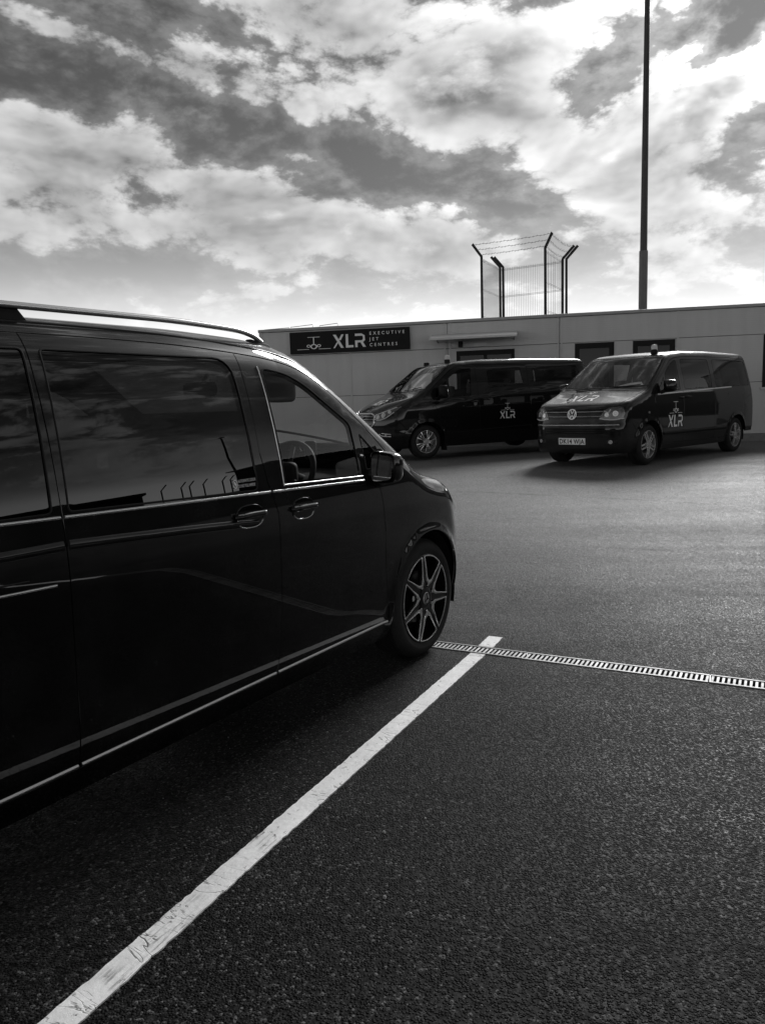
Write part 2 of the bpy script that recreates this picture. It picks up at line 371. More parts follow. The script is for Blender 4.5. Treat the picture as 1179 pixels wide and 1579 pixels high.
LD = np.array([math.cos(R(63.0)), math.sin(R(63.0))]); LE = np.array([.689, 4.700])
def parking_line(name, d0, d1, label):
    """strip of thick road paint from d0 to d1 metres back from the far end"""
    n = int(abs(d1 - d0) / .02) + 2; w = .046; v, f = [], []
    ln = np.array([-LD[1], LD[0]]); org = LE - LD * d0
    for i in range(n):
        d = d0 + (d1 - d0) * i / (n - 1); c = LE - LD * d
        for sgn in (1, -1):
            e = rng.normal(0, .0014) + .0009 * math.sin(i * .9 + sgn) * math.sin(i * .23)
            p = c + ln * (sgn * (w + e)); v.append((p[0], p[1], float(ground_z(*p)) + .005))
    k = len(v)
    v += [(a, b, z - .006) for a, b, z in v]
    for i in range(n - 1):
        a = 2 * i; f.append((a, a + 1, a + 3, a + 2)); f.append((a, a + 2, k + a + 2, k + a)); f.append((a + 1, k + a + 1, k + a + 3, a + 3))
    f += [(0, k, k + 1, 1), (2 * n - 2, 2 * n - 1, k + 2 * n - 1, k + 2 * n - 2)]
    org = Vector((LE[0] - LD[0] * 3.9, LE[1] - LD[1] * 3.9, 0)); rot = Matrix.Rotation(R(63.0), 4, 'Z')
    M = Matrix.Translation(org) @ rot; Mi = M.inverted()
    me = mesh_from(name, [Mi @ Vector(p) for p in v], f); o = link(name, me, 'road_paint'); o.matrix_world = M
    tag(o, label, 'road marking', kind='structure')
parking_line('parking_line', .33, 6.0, 'long scuffed white painted bay line beside the nearest van')
parking_line('parking_line', 0.0, .19, 'short white painted stub beyond the drain grating')

def make_drain():
    root = empty('drain_channel', (DP[0], DP[1], 0), (0, 0, math.atan2(DT[1], DT[0])))
    tag(root, 'galvanised slotted drain grating set across the tarmac', 'drain')
    L0, L1 = -2.4, 3.9
    MB().box(L0, L1, -.058, .058, -.12, -.06).build('channel', 'slot', root)
    k0 = L0
    while k0 < L1:            # one metre lengths of grating frame, butted with a small gap
        fr = MB(); dz_ = random.uniform(-.0008, .0008)
        for y in (-.060, .048): fr.box(k0 + .003, min(k0 + 1.0, L1) - .003, y, y + .012, -.10, .006 + dz_)
        fr.build('frame', 'galv', root); k0 += 1.0
    x = L0; bar = None; k = 0
    while x < L1:
        if bar is None:
            b = MB().box(0, .0135, -.0475, .0475, -.030, .003); bar = b.build('grating_bar', 'galv', root, bevel=.0015); o = bar
        else:
            o = bar.copy(); COL.objects.link(o); o.parent = root
        o.location = (x, 0, random.uniform(-.0006, .0006)); k += 1; x += .0262
make_drain()

def make_pebbles():
    mb = MB()
    def stone(x, y, r):
        z = float(ground_z(x, y)); v = []
        for i in range(6):
            a = i * math.pi / 3 + random.random() * .5; v.append((x + r * math.cos(a) * random.uniform(.7, 1.2), y + r * math.sin(a) * random.uniform(.7, 1.2), z - .001))
        v += [(x + (p[0] - x) * .6, y + (p[1] - y) * .6, z + r * random.uniform(.5, .9)) for p in v]
        mb.add(v, [tuple(range(6, 12))] + [(i, (i + 1) % 6, 6 + (i + 1) % 6, 6 + i) for i in range(6)])
    for i in range(260): stone(random.uniform(-1.6, 3.2), random.uniform(1.3, 9.5), random.choice([.0022, .003, .003, .004]))
    for x, y, r in ((-.03, 2.52, .008), (-.03, 2.16, .008), (.12, 2.6, .005), (-.5, 2.0, .004), (.2, 2.05, .004)): stone(x, y, r)
    o = mb.build('loose_grit', 'pebble'); tag(o, 'pale loose grit scattered over the tarmac', 'grit', kind='stuff')
make_pebbles()

# ------------------------------------------------------------------ van body: an implicit surface cut into panels
class Curve:
    """piecewise linear through points, rounded with a gaussian"""
    def __init__(s, pts, sig=.04, lo=-6.5, hi=3.0, st=.004):
        xs, ys = zip(*sorted(pts)); s.x0, s.st = lo, st; g = np.arange(lo, hi, st); y = np.interp(g, xs, ys)
        if sig > 0:
            k = np.arange(-int(4 * sig / st), int(4 * sig / st) + 1) * st; ker = np.exp(-.5 * (k / sig) ** 2); ker /= ker.sum()
            y = np.convolve(np.pad(y, len(k) // 2, mode='edge'), ker, mode='valid')
        s.y = y
    def __call__(s, x):
        t = np.clip((np.asarray(x, float) - s.x0) / s.st, 1, len(s.y) - 3.001); i = t.astype(int); t = t - i
        p0, p1, p2, p3 = s.y[i - 1], s.y[i], s.y[i + 1], s.y[i + 2]
        return .5 * ((2 * p1) + (-p0 + p2) * t + (2 * p0 - 5 * p1 + 4 * p2 - p3) * t * t + (-p0 + 3 * p1 - 3 * p2 + p3) * t ** 3)
def smax(a, b, r):
    h = np.clip(r - np.abs(a - b), 0, None) / r; return np.maximum(a, b) + h * h * r * .25
class Body:
    zc = .72
    def __init__(s, **k):
        s.__dict__.update(k)
    def half(s, x, z):
        w = s.sec(z) - s.taper(x)
        if s.crease: w = w + s.crease(x, z)
        for wx in s.wheels:
            d = np.hypot(x - wx, z - s.wr); w = w + s.flare * np.exp(-(np.clip(d - s.arch, 0, None) / .035) ** 2)
        return w
    def F(s, x, y, z):
        ay = np.abs(y)
        xs = x + s.bow * ay ** 2
        sl = (s.top(xs + .01) - s.top(xs - .01)) / .02
        ft = (z - s.top(xs) + s.crown * ay ** 2) / np.sqrt(1 + sl * sl)
        ff = x - s.front(z) + s.cf * ay ** s.nf
        fr = s.rear(z) - x + s.cr * ay ** 3
        f = smax(ay - s.half(x, z), ft, s.r_top(x)); f = smax(f, ff, s.r_front); f = smax(f, fr, s.r_rear)
        return f
    def solve(s, fn, lo, hi, n=34):
        for _ in range(n):
            m = (lo + hi) * .5; g = s.F(*fn(m)) < 0; lo = np.where(g, m, lo); hi = np.where(g, hi, m)
        return np.stack(fn((lo + hi) * .5), -1)
    def normal(s, P):
        e = 1e-3; x, y, z = P[..., 0], P[..., 1], P[..., 2]
        g = np.stack([s.F(x + e, y, z) - s.F(x - e, y, z), s.F(x, y + e, z) - s.F(x, y - e, z), s.F(x, y, z + e) - s.F(x, y, z - e)], -1)
        return g / np.linalg.norm(g, axis=-1, keepdims=True)
    # projections of outline points on to the skin
    def side(s, pts):
        p = np.asarray(pts, float); x, z = p[:, 0], p[:, 1]; return s.solve(lambda t: (x, t, z), np.full(len(x), .0), np.full(len(x), 1.4))
    def plan(s, pts):
        p = np.asarray(pts, float); x, y = p[:, 0], p[:, 1]; return s.solve(lambda t: (x, y, t), np.full(len(x), .5), np.full(len(x), 2.6))
    def nose(s, pts):
        p = np.asarray(pts, float); y, z = p[:, 0], p[:, 1]; return s.solve(lambda t: (t, y, z), np.full(len(y), -.2), np.full(len(y), 1.8))
    def tail(s, pts):
        p = np.asarray(pts, float); y, z = p[:, 0], p[:, 1]; return s.solve(lambda t: (t, y, z), np.full(len(y), s.tx), np.full(len(y), -6.5))
    # parametrisations
    def to(s, dom, P):
        x, y, z = P[:, 0], P[:, 1], P[:, 2]
        if dom == 'A':
            a = np.arctan2(z - s.zc, y); a = np.where(a < -math.pi / 2, a + 2 * math.pi, a); return np.stack([x, a * .9], -1)
        if dom == 'P': return np.stack([np.arctan2(y, x - s.px) * .8, z], -1)
        if dom == 'T': return np.stack([np.arctan2(y, s.tx - x) * .9, z], -1)
    def on(s, dom, uv):
        n = len(uv); lo, hi = np.full(n, .02), np.full(n, 2.2)
        if dom == 'A': a = uv[:, 1] / .9; c, q = np.cos(a), np.sin(a); x = uv[:, 0]; return s.solve(lambda t: (x, c * t, s.zc + q * t), lo, hi)
        if dom == 'P': a = uv[:, 0] / .8; c, q = np.cos(a), np.sin(a); z = uv[:, 1]; return s.solve(lambda t: (s.px + c * t, q * t, z), lo, hi)
        if dom == 'T': a = uv[:, 0] / .9; c, q = np.cos(a), np.sin(a); z = uv[:, 1]; return s.solve(lambda t: (s.tx - c * t, q * t, z), lo, hi)
def resample(P, sp, closed=True):
    P = np.asarray(P, float); out = []
    n = len(P)
    for i in range(n if closed else n - 1):
        a, b = P[i], P[(i + 1) % n]; k = max(1, int(math.ceil(np.linalg.norm(b - a) / sp)))
        for j in range(k): out.append(a + (b - a) * j / k)
    if not closed: out.append(P[-1])
    return np.array(out)
def fillet(poly, r, n=5):
    """round the corners of a closed polygon; r one radius or one per corner"""
    P = [np.array(p, float) for p in poly]; out = []
    for i, p in enumerate(P):
        ri = r[i] if hasattr(r, '__len__') else r; a, b = P[i - 1], P[(i + 1) % len(P)]
        da, db = a - p, b - p; la, lb = np.linalg.norm(da), np.linalg.norm(db)
        if ri <= 0 or la < 1e-6 or lb < 1e-6: out.append(p); continue
        da, db = da / la, db / lb; t = min(ri, la * .45, lb * .45)
        q0, q1 = p + da * t, p + db * t
        for j in range(n + 1): u = j / n; out.append(q0 * (1 - u) ** 2 + p * 2 * u * (1 - u) + q1 * u * u)
    return np.array(out)
def smoothline(pts, n=40):
    """Catmull-Rom through open points"""
    P = np.array(pts, float); P = np.vstack([2 * P[0] - P[1], P, 2 * P[-1] - P[-2]]); out = []
    m = len(P) - 3; k = max(2, n // m)
    for i in range(m):
        p0, p1, p2, p3 = P[i:i + 4]
        for j in range(k): t = j / k; out.append(.5 * (2 * p1 + (p2 - p0) * t + (2 * p0 - 5 * p1 + 4 * p2 - p3) * t * t + (3 * p1 - p0 - 3 * p2 + p3) * t ** 3))
    out.append(P[-2]); return np.array(out)
def area2(P): x, y = P[:, 0], P[:, 1]; return .5 * np.sum(x * np.roll(y, -1) - np.roll(x, -1) * y)
def inset(P, g):
    if g == 0: return P
    d = np.roll(P, -1, 0) - np.roll(P, 1, 0); d /= np.linalg.norm(d, axis=1, keepdims=True) + 1e-12
    return P + np.stack([-d[:, 1], d[:, 0]], -1) * g
def inside(P, Q):
    x, y = Q[:, 0], Q[:, 1]; r = np.zeros(len(Q), bool); n = len(P)
    for i in range(n):
        a, b = P[i], P[(i + 1) % n]
        if a[1] == b[1]: continue
        c = ((a[1] > y) != (b[1] > y)) & (x < (b[0] - a[0]) * (y - a[1]) / (b[1] - a[1]) + a[0]); r ^= c
    return r
def seg_dist(P, Q):
    d = np.full(len(Q), 9.0); n = len(P)
    for i in range(n):
        a, b = P[i], P[(i + 1) % n]; ab = b - a; t = np.clip(((Q - a) @ ab) / (ab @ ab + 1e-12), 0, 1); d = np.minimum(d, np.linalg.norm(Q - a - t[:, None] * ab, axis=1))
    return d
def panel_data(B, out3, dom, holes=(), sp=.04, gap=.0025, depth=.02, off=0.0):
    loops = []
    for k, L in enumerate([out3] + list(holes)):
        uv = B.to(dom, np.asarray(L))
        uv = uv[np.linalg.norm(uv - np.roll(uv, 1, 0), axis=1) > 1e-5]
        if area2(uv) < 0: uv = uv[::-1]
        uv = inset(uv, gap if k == 0 else -gap * .0)
        uv = resample(uv, sp * .7); loops.append(uv)
    lo, hi = loops[0].min(0), loops[0].max(0)
    gx, gy = np.meshgrid(np.arange(lo[0], hi[0], sp), np.arange(lo[1], hi[1], sp * .866)); gx[1::2] += sp * .5
    Q = np.stack([gx.ravel(), gy.ravel()], -1) + 1e-4
    m = inside(loops[0], Q)
    for h in loops[1:]: m &= ~inside(h, Q)
    Q = Q[m]
    for h in loops: Q = Q[seg_dist(h, Q) > sp * .45]
    pts, edges = [], []
    for L in loops:
        k = len(pts); n = len(L); pts += [tuple(p) for p in L]; edges += [(k + i, k + (i + 1) % n) for i in range(n)]
    pts += [tuple(p) for p in Q]
    r = delaunay_2d_cdt([Vector(p) for p in pts], edges, [], 0, 1e-6)
    uv = np.array([tuple(p) for p in r[0]]); tri = [t for t in r[2] if len(t) == 3]; T = np.array(tri); cen = uv[T].mean(1)
    m = inside(loops[0], cen)
    for h in loops[1:]: m &= ~inside(h, cen)
    T = T[m]; P = B.on(dom, uv); N = B.normal(P); P = P + N * off
    # orientation
    nn = np.cross(P[T[:, 1]] - P[T[:, 0]], P[T[:, 2]] - P[T[:, 0]])
    fl = (nn * N[T[:, 0]]).sum(1) < 0; T[fl] = T[fl][:, [0, 2, 1]]
    # rim returning inwards
    ed = {}
    for a, b, c in T:
        for e in ((a, b), (b, c), (c, a)): ed[e] = 1
    rim = [e for e in ed if (e[1], e[0]) not in ed]
    return P, N, T, rim
def panel_mesh(name, P, N, T, rim, depth, mirror=False):
    P, N, T = P.copy(), N.copy(), T.copy(); V = list(P); F = [tuple(t) for t in T]; LN = [N[i] for t in T for i in t]
    if depth:
        for a, b in rim:
            k = len(V); V += [P[a], P[b], P[b] - N[b] * depth, P[a] - N[a] * depth]; F.append((k + 1, k, k + 3, k + 2))
            n = np.cross(P[b] - P[a], N[a]); n = n / (np.linalg.norm(n) + 1e-9)
            e = (n + N[a]); e /= np.linalg.norm(e); LN += [e, e, n, n]
            if depth >= .015:
                k = len(V); V += [P[a] - N[a] * depth, P[b] - N[b] * depth, P[b] - N[b] * depth + n * .011, P[a] - N[a] * depth + n * .011]; F.append((k, k + 1, k + 2, k + 3)); LN += [N[a]] * 4
    V = np.array(V); LN = np.array(LN)
    if mirror:
        V = V * (1, -1, 1); LN = LN * (1, -1, 1); F2, L2, k = [], [], 0
        for f in F: n = len(f); F2.append(tuple(reversed(f))); L2 += list(LN[k:k + n][::-1]); k += n
        F, LN = F2, np.array(L2)
    me = bpy.data.meshes.new(name); me.from_pydata(V.tolist(), [], [tuple(map(int, f)) for f in F]); me.update()
    me.polygons.foreach_set('use_smooth', [True] * len(me.polygons)); me.normals_split_custom_set(LN.tolist()); return me
class Van:
    def __init__(s, B, root, sp, paint): s.B, s.root, s.sp, s.paint = B, root, sp, paint; s.left = {}; s.right = {}
    def pair(s, name, out3, dom='A', material=None, holes=(), parent=None, gap=.0025, depth=.02, off=0.0, sp=None, sides='LR', key=None):
        """the same panel on both flanks; parent is the key of the panel it belongs to"""
        P, N, T, rim = panel_data(s.B, out3, dom, holes, sp or s.sp, gap, depth, off)
        for sd, dct in (('L', s.left), ('R', s.right)):
            if sd not in sides: continue
            me = panel_mesh(name, P, N, T, rim, depth, sd == 'R'); o = link(name, me, material or s.paint, dct[parent] if parent else s.root); dct[key or name] = o
    def mid(s, name, out3, dom='A', material=None, holes=(), parent=None, gap=.0025, depth=.02, off=0.0, sp=None):
        P, N, T, rim = panel_data(s.B, out3, dom, holes, sp or s.sp, gap, depth, off)
        return link(name, panel_mesh(name, P, N, T, rim, depth), material or s.paint, parent or s.root)
    def strip(s, name, P3, w, h, material, parent=None, sides='LR', closed=False, n=5):
        """half-round bead lying on the skin along points"""
        P = np.asarray(P3); N = s.B.normal(P)
        if closed: d = np.roll(P, -1, 0) - np.roll(P, 1, 0)
        else: d = np.gradient(P, axis=0)
        d /= np.linalg.norm(d, axis=1, keepdims=True); Bn = np.cross(N, d); V, F = [], []
        m = len(P)
        for i in range(m):
            for j in range(n + 1):
                t = math.pi * j / n; V.append(P[i] + Bn[i] * (math.cos(t) * w / 2) + N[i] * (math.sin(t) * h + .0003))
        for i in range(m if closed else m - 1):
            a, b = i * (n + 1), ((i + 1) % m) * (n + 1)
            for j in range(n): F.append((a + j, a + j + 1, b + j + 1, b + j))
            F.append((a, b, b + n, a + n))
        if not closed: F += [tuple(range(n + 1)), tuple((m - 1) * (n + 1) + j for j in reversed(range(n + 1)))]
        V = np.array(V)
        for sd, dct in (('L', s.left), ('R', s.right)):
            if sd not in sides: continue
            v = V * ((1, -1, 1) if sd == 'R' else (1, 1, 1)); mb = MB(); mb.add(v.tolist(), F)
            mb.build(name, material, dct[parent] if parent in dct else (parent or s.root), smooth=True, sharp=60)
    def loopstrip(s, name, P3, w, h, material, parent=None, n=4, closed=True):
        s.strip(name, P3, w, h, material, parent, sides='L', closed=closed, n=n)
    def decal(s, name, polys, fn2, material, parent, proj='side', sd='L'):
        q = {'side': s.B.side, 'plan': s.B.plan, 'nose': s.B.nose}[proj]; V, F = [], []
        for p in polys:
            k = len(V); V += [fn2(u, v) for u, v in p]; F.append(tuple(range(k, k + len(p))))
        P = q(V); P = P + s.B.normal(P) * .003
        if sd == 'R': P = P * (1, -1, 1)
        return link(name, mesh_from(name, P, F), material, parent)
    def decal_text(s, name, body, size, fn2, material, parent, proj='side', sd='L', spacing=1.0):
        v, f = text2d(body, size, spacing); q = {'side': s.B.side, 'plan': s.B.plan, 'nose': s.B.nose}[proj]; P = q([fn2(a, b) for a, b in v]); P = P + s.B.normal(P) * .003
        if sd == 'R': P = P * (1, -1, 1)
        return link(name, mesh_from(name, P, f), material, parent)

def rim_spokes(kind, Rr):
    """bright and dark spoke solids of one wheel in the plane (u, v), h towards the outside"""
    br, dk = MB(), MB()
    M = Matrix(((1, 0, 0, 0), (0, 0, 1, 0), (0, 1, 0, 0), (0, 0, 0, 1)))      # (u, v, h) -> x, z, y
    def rot(p, a): c, s_ = math.cos(a), math.sin(a); return [(x * c - y * s_, x * s_ + y * c) for x, y in p]
    if kind == 'seven':
        for i in range(7):
            a = 2 * math.pi * i / 7 + math.pi / 2
            for sg in (1, -1):
                br.prism(rot([(.062, sg * .034), (.105, sg * .017), (.17, sg * .0165), (Rr - .004, sg * .010), (Rr - .004, sg * .0165), (.19, sg * .0235), (.12, sg * .030), (.085, sg * .052)][::sg], a), -.012, .006, M)
            dk.prism(rot([(.05, -.020), (Rr, -.012), (Rr, .012), (.05, .020)], a), -.03, -.004, M)
            br.prism(rot([(.060, -.040), (.078, -.046), (.078, -.030), (.066, -.026)], a + .02), -.012, .003, M)
        for i in range(7):          # pale edges of the windows along the lip
            a = 2 * math.pi * (i + .5) / 7 + math.pi / 2; n = 8; h = math.pi / 7 - .05
            arc = [((Rr - .001) * math.cos(-h + 2 * h * j / n), (Rr - .001) * math.sin(-h + 2 * h * j / n)) for j in range(n + 1)]
            arc2 = [((Rr - .009) * math.cos(-h + 2 * h * j / n), (Rr - .009) * math.sin(-h + 2 * h * j / n)) for j in range(n + 1)]
            br.prism(rot(arc + arc2[::-1], a), -.012, .004, M)
    elif kind == 'five':
        for i in range(5):
            a = 2 * math.pi * i / 5 + .31
            for sg in (1, -1):
                br.prism(rot([(.04, sg * .006), (Rr - .002, sg * .016), (Rr - .002, sg * .046), (.06, sg * .040)][::sg], a), -.016, .006, M)
    else:
        for i in range(5):
            a = 2 * math.pi * i / 5 + .2
            for sg in (1, -1):
                br.prism(rot([(.04, sg * .012), (Rr - .002, sg * .058), (Rr - .002, sg * .083), (.055, sg * .038)][::sg], a), -.014, .006, M)
            br.prism(rot([(.05, -.010), (Rr - .03, -.006), (Rr - .03, .006), (.05, .010)], a + math.pi / 5), -.014, .004, M)
    return br, dk
def add_wheel(van, x, yo, sgn, Rt, Rr, kind, star=False, turn=0.0, first={}):
    """yo: the tyre's outer face; the wheel is built for the left flank and turned for the right"""
    w = .235; key = (kind, Rt)
    if key not in first:
        mb = MB(); prof = [(Rr + .004, -.006), (Rr + .012, 0), (Rr + .03, .004), (Rt - .055, .006), (Rt - .028, -.002), (Rt - .010, -.020), (Rt - .002, -.036)]
        y = -.036
        for g in range(4): prof += [(Rt, y), (Rt, y - .030), (Rt - .010, y - .032), (Rt - .010, y - .039)]; y -= .041
        prof += [(Rt - .002, y), (Rt - .02, y - .02), (Rt - .06, y - .03), (Rr, y - .02)]
        ty = mb.lathe_y(prof, 72).build('tyre', 'rubber', smooth=True, sharp=35).data
        hub = MB().lathe_y([(Rr + .004, -.004), (Rr, -.002), (Rr - .006, -.006), (Rr - .012, -.05), (Rr - .02, -.16), (Rr - .02, -.20)], 64)
        hub.lathe_y([(Rr - .02, -.15), (.16, -.10), (.155, -.085), (.03, -.085)], 40)
        hb = hub.build('wheel', 'alloy_dark' if kind == 'seven' else 'alloy', smooth=True).data
        br, dk = rim_spokes(kind, Rr); bs = br.build('spokes', 'alloy_bright', bevel=.0025, smooth=True, sharp=30).data
        if kind == 'seven':
            ds = dk.build('spoke_core', 'alloy_dark', bevel=.002).data
        else: ds = None
        cp = MB().lathe_y([(.072, -.03), (.066, .000), (.045, .006), (.036, .004)], 28).build('hub_ring', 'alloy_dark' if kind == 'seven' else 'alloy', smooth=True).data
        cc = MB().lathe_y([(.037, .003), (.034, .009), (.0001, .010)], 28).build('centre_cap', 'alloy', smooth=True).data
        bd = MB().lathe_y([(.145, -.082), (.148, -.06), (.06, -.055)], 40).build('brake_disc', 'alloy_dark' if kind == 'seven' else 'steel_dark', smooth=True).data
        for o in list(COL.objects):
            if o.data in (ty, hb, bs, ds, cp, cc, bd) and o.data is not None: bpy.data.objects.remove(o)
        first[key] = (ty, hb, bs, ds, cp, cc, bd)
    ty, hb, bs, ds, cp, cc, bd = first[key]
    o = link('wheel', hb, None, van.root); o.location = (x, yo * sgn, Rt); o.rotation_euler = (0, random.random() * 6 if turn is None else turn, (0 if sgn > 0 else math.pi))
    for n, d in (('tyre', ty), ('spokes', bs), ('spoke_core', ds), ('hub_ring', cp), ('centre_cap', cc), ('brake_disc', bd)):
        if d: link(n, d, None, o)
    if star:
        mb = MB(); M = Matrix(((1, 0, 0, 0), (0, 0, 1, 0), (0, 1, 0, 0), (0, 0, 0, 1)))
        for i in range(3):
            a = math.pi / 2 + i * 2 * math.pi / 3; c, s_ = math.cos(a), math.sin(a)
            mb.prism([(-s_ * .006, c * .006), (s_ * .006, -c * .006), (.030 * c, .030 * s_)], .010, .0125, M)
        mb.lathe_y([(.031, .009), (.034, .0125), (.030, .0125)], 24)
        mb.build('emblem', 'black_trim', o)
    return o
def wheel_well(van, x, sgn, Rt, arch, y0, y1):
    n = 20; V, F = [], []
    for j in range(n + 1):
        t = math.pi * 1.18 * j / n - math.pi * .09
        for y in (y0, y1): V.append((x + arch * math.cos(t), y * sgn, Rt + arch * math.sin(t)))
    for j in range(n): a = 2 * j; F.append((a, a + 1, a + 3, a + 2))
    k = len(V); V += [(x, y0 * sgn, Rt)]
    for j in range(n): F.append((2 * j, 2 * j + 2, k))
    link('wheel_arch_liner', mesh_from('wheel_arch_liner', V, F), 'under', van.root)
def ellipsoid_box(mb, c, r, e=.45, nu=16, nv=10, M=None):
    """rounded block (superellipsoid)"""
    def pw(a): return math.copysign(abs(a) ** e, a)
    k0 = len(mb.v)
    for i in range(nv + 1):
        p = -math.pi / 2 + math.pi * i / nv
        for j in range(nu):
            t = 2 * math.pi * j / nu; v = Vector((r[0] * pw(math.cos(p)) * pw(math.cos(t)), r[1] * pw(math.cos(p)) * pw(math.sin(t)), r[2] * pw(math.sin(p))))
            if M is not None: v = M @ v
            mb.v.append((v.x + c[0], v.y + c[1], v.z + c[2]))
    for i in range(nv):
        for j in range(nu): a = k0 + i * nu; b = a + nu; mb.f.append((a + j, a + (j + 1) % nu, b + (j + 1) % nu, b + j))
    return mb
def seat(van, x, y, z0=.42, h=.70, material='interior'):
    mb = MB(); ellipsoid_box(mb, (x + .05, y, z0 + .08), (.27, .25, .09)); M = Matrix.Rotation(R(-12), 3, 'Y')
    ellipsoid_box(mb, (x - .26, y, z0 + .12 + h * .5), (.08, .25, h * .5), M=M)
    mb.build('seat', material, van.root, smooth=True, sharp=180)
    hb = MB(); ellipsoid_box(hb, (x - .36, y, z0 + h + .24), (.055, .13, .10), M=M); hb.tube([(x - .345, y - .05, z0 + h), (x - .36, y - .05, z0 + h + .2)], .007, 6); hb.tube([(x - .345, y + .05, z0 + h), (x - .36, y + .05, z0 + h + .2)], .007, 6)
    hb.build('headrest', material, van.root, smooth=True, sharp=180)

def arc_pts(cx, cz, r, a0, a1, n=26): return [(cx + r * math.cos(R(a0 + (a1 - a0) * i / n)), cz + r * math.sin(R(a0 + (a1 - a0) * i / n))) for i in range(n + 1)]
def build_shell(V, c):
    """all outer panels of a van from its outlines; c holds side view (x, z) and plan (x, y) lines"""
    B = V.B; mir = lambda P: P * np.array([1, -1, 1])
    rail2 = smoothline(c['rail'], 90); rail = B.side(rail2)
    def seg(x0, x1):           # piece of the cantrail, x falling
        m = rail2[(rail2[:, 0] < x0) & (rail2[:, 0] > x1)]; z = lambda x: np.interp(x, rail2[::-1, 0], rail2[::-1, 1])
        return [(x0, z(x0))] + [tuple(p) for p in m] + [(x1, z(x1))]
    (xb, yb), (xt, yt) = c['ws_bottom'], c['ws_top']
    t = np.linspace(-1, 1, 31)
    bot = B.plan(np.stack([xb + c['ws_bb'] * (1 - t ** 2), t * yb], -1)); top = B.plan(np.stack([xt + c['ws_bt'] * (1 - t ** 2), t * yt], -1))
    u = np.linspace(0, 1, 22)[:, None]; sl = np.array([[xb, yb]]) * (1 - u) + np.array([[xt, yt]]) * u; sl[:, 1] += .018 * np.sin(np.pi * u[:, 0]); sidel = B.plan(sl)
    rear_n = np.linspace(1, -1, 25); yr = rail[-1, 1]
    rr = B.plan(np.stack([np.full(25, rail[-1, 0]) - c.get('roof_bow', .03) * (1 - rear_n ** 2), rear_n * yr], -1)); rr[0] = rail[-1]; rr[-1] = mir(rail[-1])
    V.mid('roof', np.vstack([rail, rr[1:-1], mir(rail)[::-1], mir(sidel), top[1:-1], sidel[::-1]]), 'A')
    ws = V.mid('windscreen', np.vstack([bot, sidel[1:-1], top[::-1], mir(sidel)[::-1][1:-1]]), 'A', 'glass_screen', depth=.004, off=-.002)
    V.ws = ws
    # black band round the screen
    V.strip('screen_seal', np.vstack([bot, sidel[1:-1], top[::-1], mir(sidel)[::-1][1:-1]]), .022, .002, 'black_trim', ws, sides='L', closed=True, n=3)
    # bonnet and cowl
    hs = smoothline(c['hood_side'], 24)                               # plan, rear to front
    hr = np.stack([hs[0, 0] + c['hood_rb'] * (1 - t ** 2), t * hs[0, 1]], -1); hf = np.stack([hs[-1, 0] + c['hood_fb'] * (1 - np.abs(t) ** 2.2), t * hs[-1, 1]], -1)
    HR, HF, HS = B.plan(hr), B.plan(hf), B.plan(hs)
    V.mid('cowl', np.vstack([HR, bot[::-1]]), 'A', 'black_trim', gap=-.004, off=-.006)
    V.hood = V.mid('bonnet', np.vstack([HR, HS[1:-1], HF[::-1], mir(HS)[::-1][1:-1]]), 'A')
    # front wing
    wr, ar, zs = B.wr, B.arch, c['sill']
    am = math.degrees(math.asin((zs - wr) / ar)); fx, fz = c['fascia_seam'][-1]; af = math.degrees(math.atan2(fz - wr, fx)); fx, fz = ar * math.cos(R(af)), wr + ar * math.sin(R(af))
    ds = resample(c['door_front'], .04, False)                      # side view, top to bottom
    fs = resample(list(c['fascia_seam'][:-1]) + [(fx, fz)], .03, False)   # top to arch
    DSd, FSd = B.side(ds), B.side(fs)
    arcF = B.side(arc_pts(0, wr, ar, 180 - am, af))
    V.pair('front_wing', np.vstack([HS[::-1], bot[-1:], rail[:1], DSd, arcF, FSd[::-1][1:]]), 'A')
    # front bumper and fascia, wrapped round the nose
    low = math.degrees(math.asin((c['low'] - wr) / ar)); arcL = B.side(arc_pts(0, wr, ar, af, low)) if af > low else B.side([(fx, fz)])
    bl = arcL[-1]; nb = np.linspace(0, 1, 24)[1:-1]
    phi0 = math.atan2(bl[1], bl[0] - B.px); bt = B.on('P', np.stack([(phi0 * (1 - 2 * nb)) * .8, np.full(22, c['low'])], -1))
    left = np.vstack([FSd, arcL[1:]])
    V.bumper = V.mid('front_bumper', np.vstack([HF[::-1][:-1], mir(FSd)[0:1], mir(left)[1:], bt[::-1], left[::-1][:-1]]), 'P')
    # doors
    sB, sC = (q if hasattr(q, '__len__') else [(q, zs), (q, 1.6)] for q in (c['seam_b'], c['seam_c'])); xB, xC = sB[-1][0], sC[-1][0]; sB, sC = ([tuple(p) for p in resample(q, .05, False)] for q in (sB, sC)); df = [tuple(p) for p in ds[::-1]]
    def holes(k): return [B.side(resample(fillet(p, r), .03)) for key, p, r, m in c['windows'] if key == k]
    fd = df + seg(rail2[0, 0], xB) + sB[::-1]
    V.pair('front_door', B.side(resample(fd, .03)), 'A', holes=holes('front_door'))
    sd = sB + seg(xB, xC) + sC[::-1]
    V.pair('sliding_door', B.side(resample(sd, .03)), 'A', holes=holes('sliding_door'))
    wx = B.wheels[1]; ts = resample(c['tail_seam'], .04, False)      # side view, top to bottom
    qd = sC + seg(xC, rail2[-1, 0] + .001) + [tuple(p) for p in ts] + arc_pts(wx, wr, ar, 180 - math.degrees(math.asin((c['tail_seam'][-1][1] - wr) / ar)), am)
    V.pair('rear_quarter', B.side(resample(qd, .03)), 'A', holes=holes('rear_quarter'))
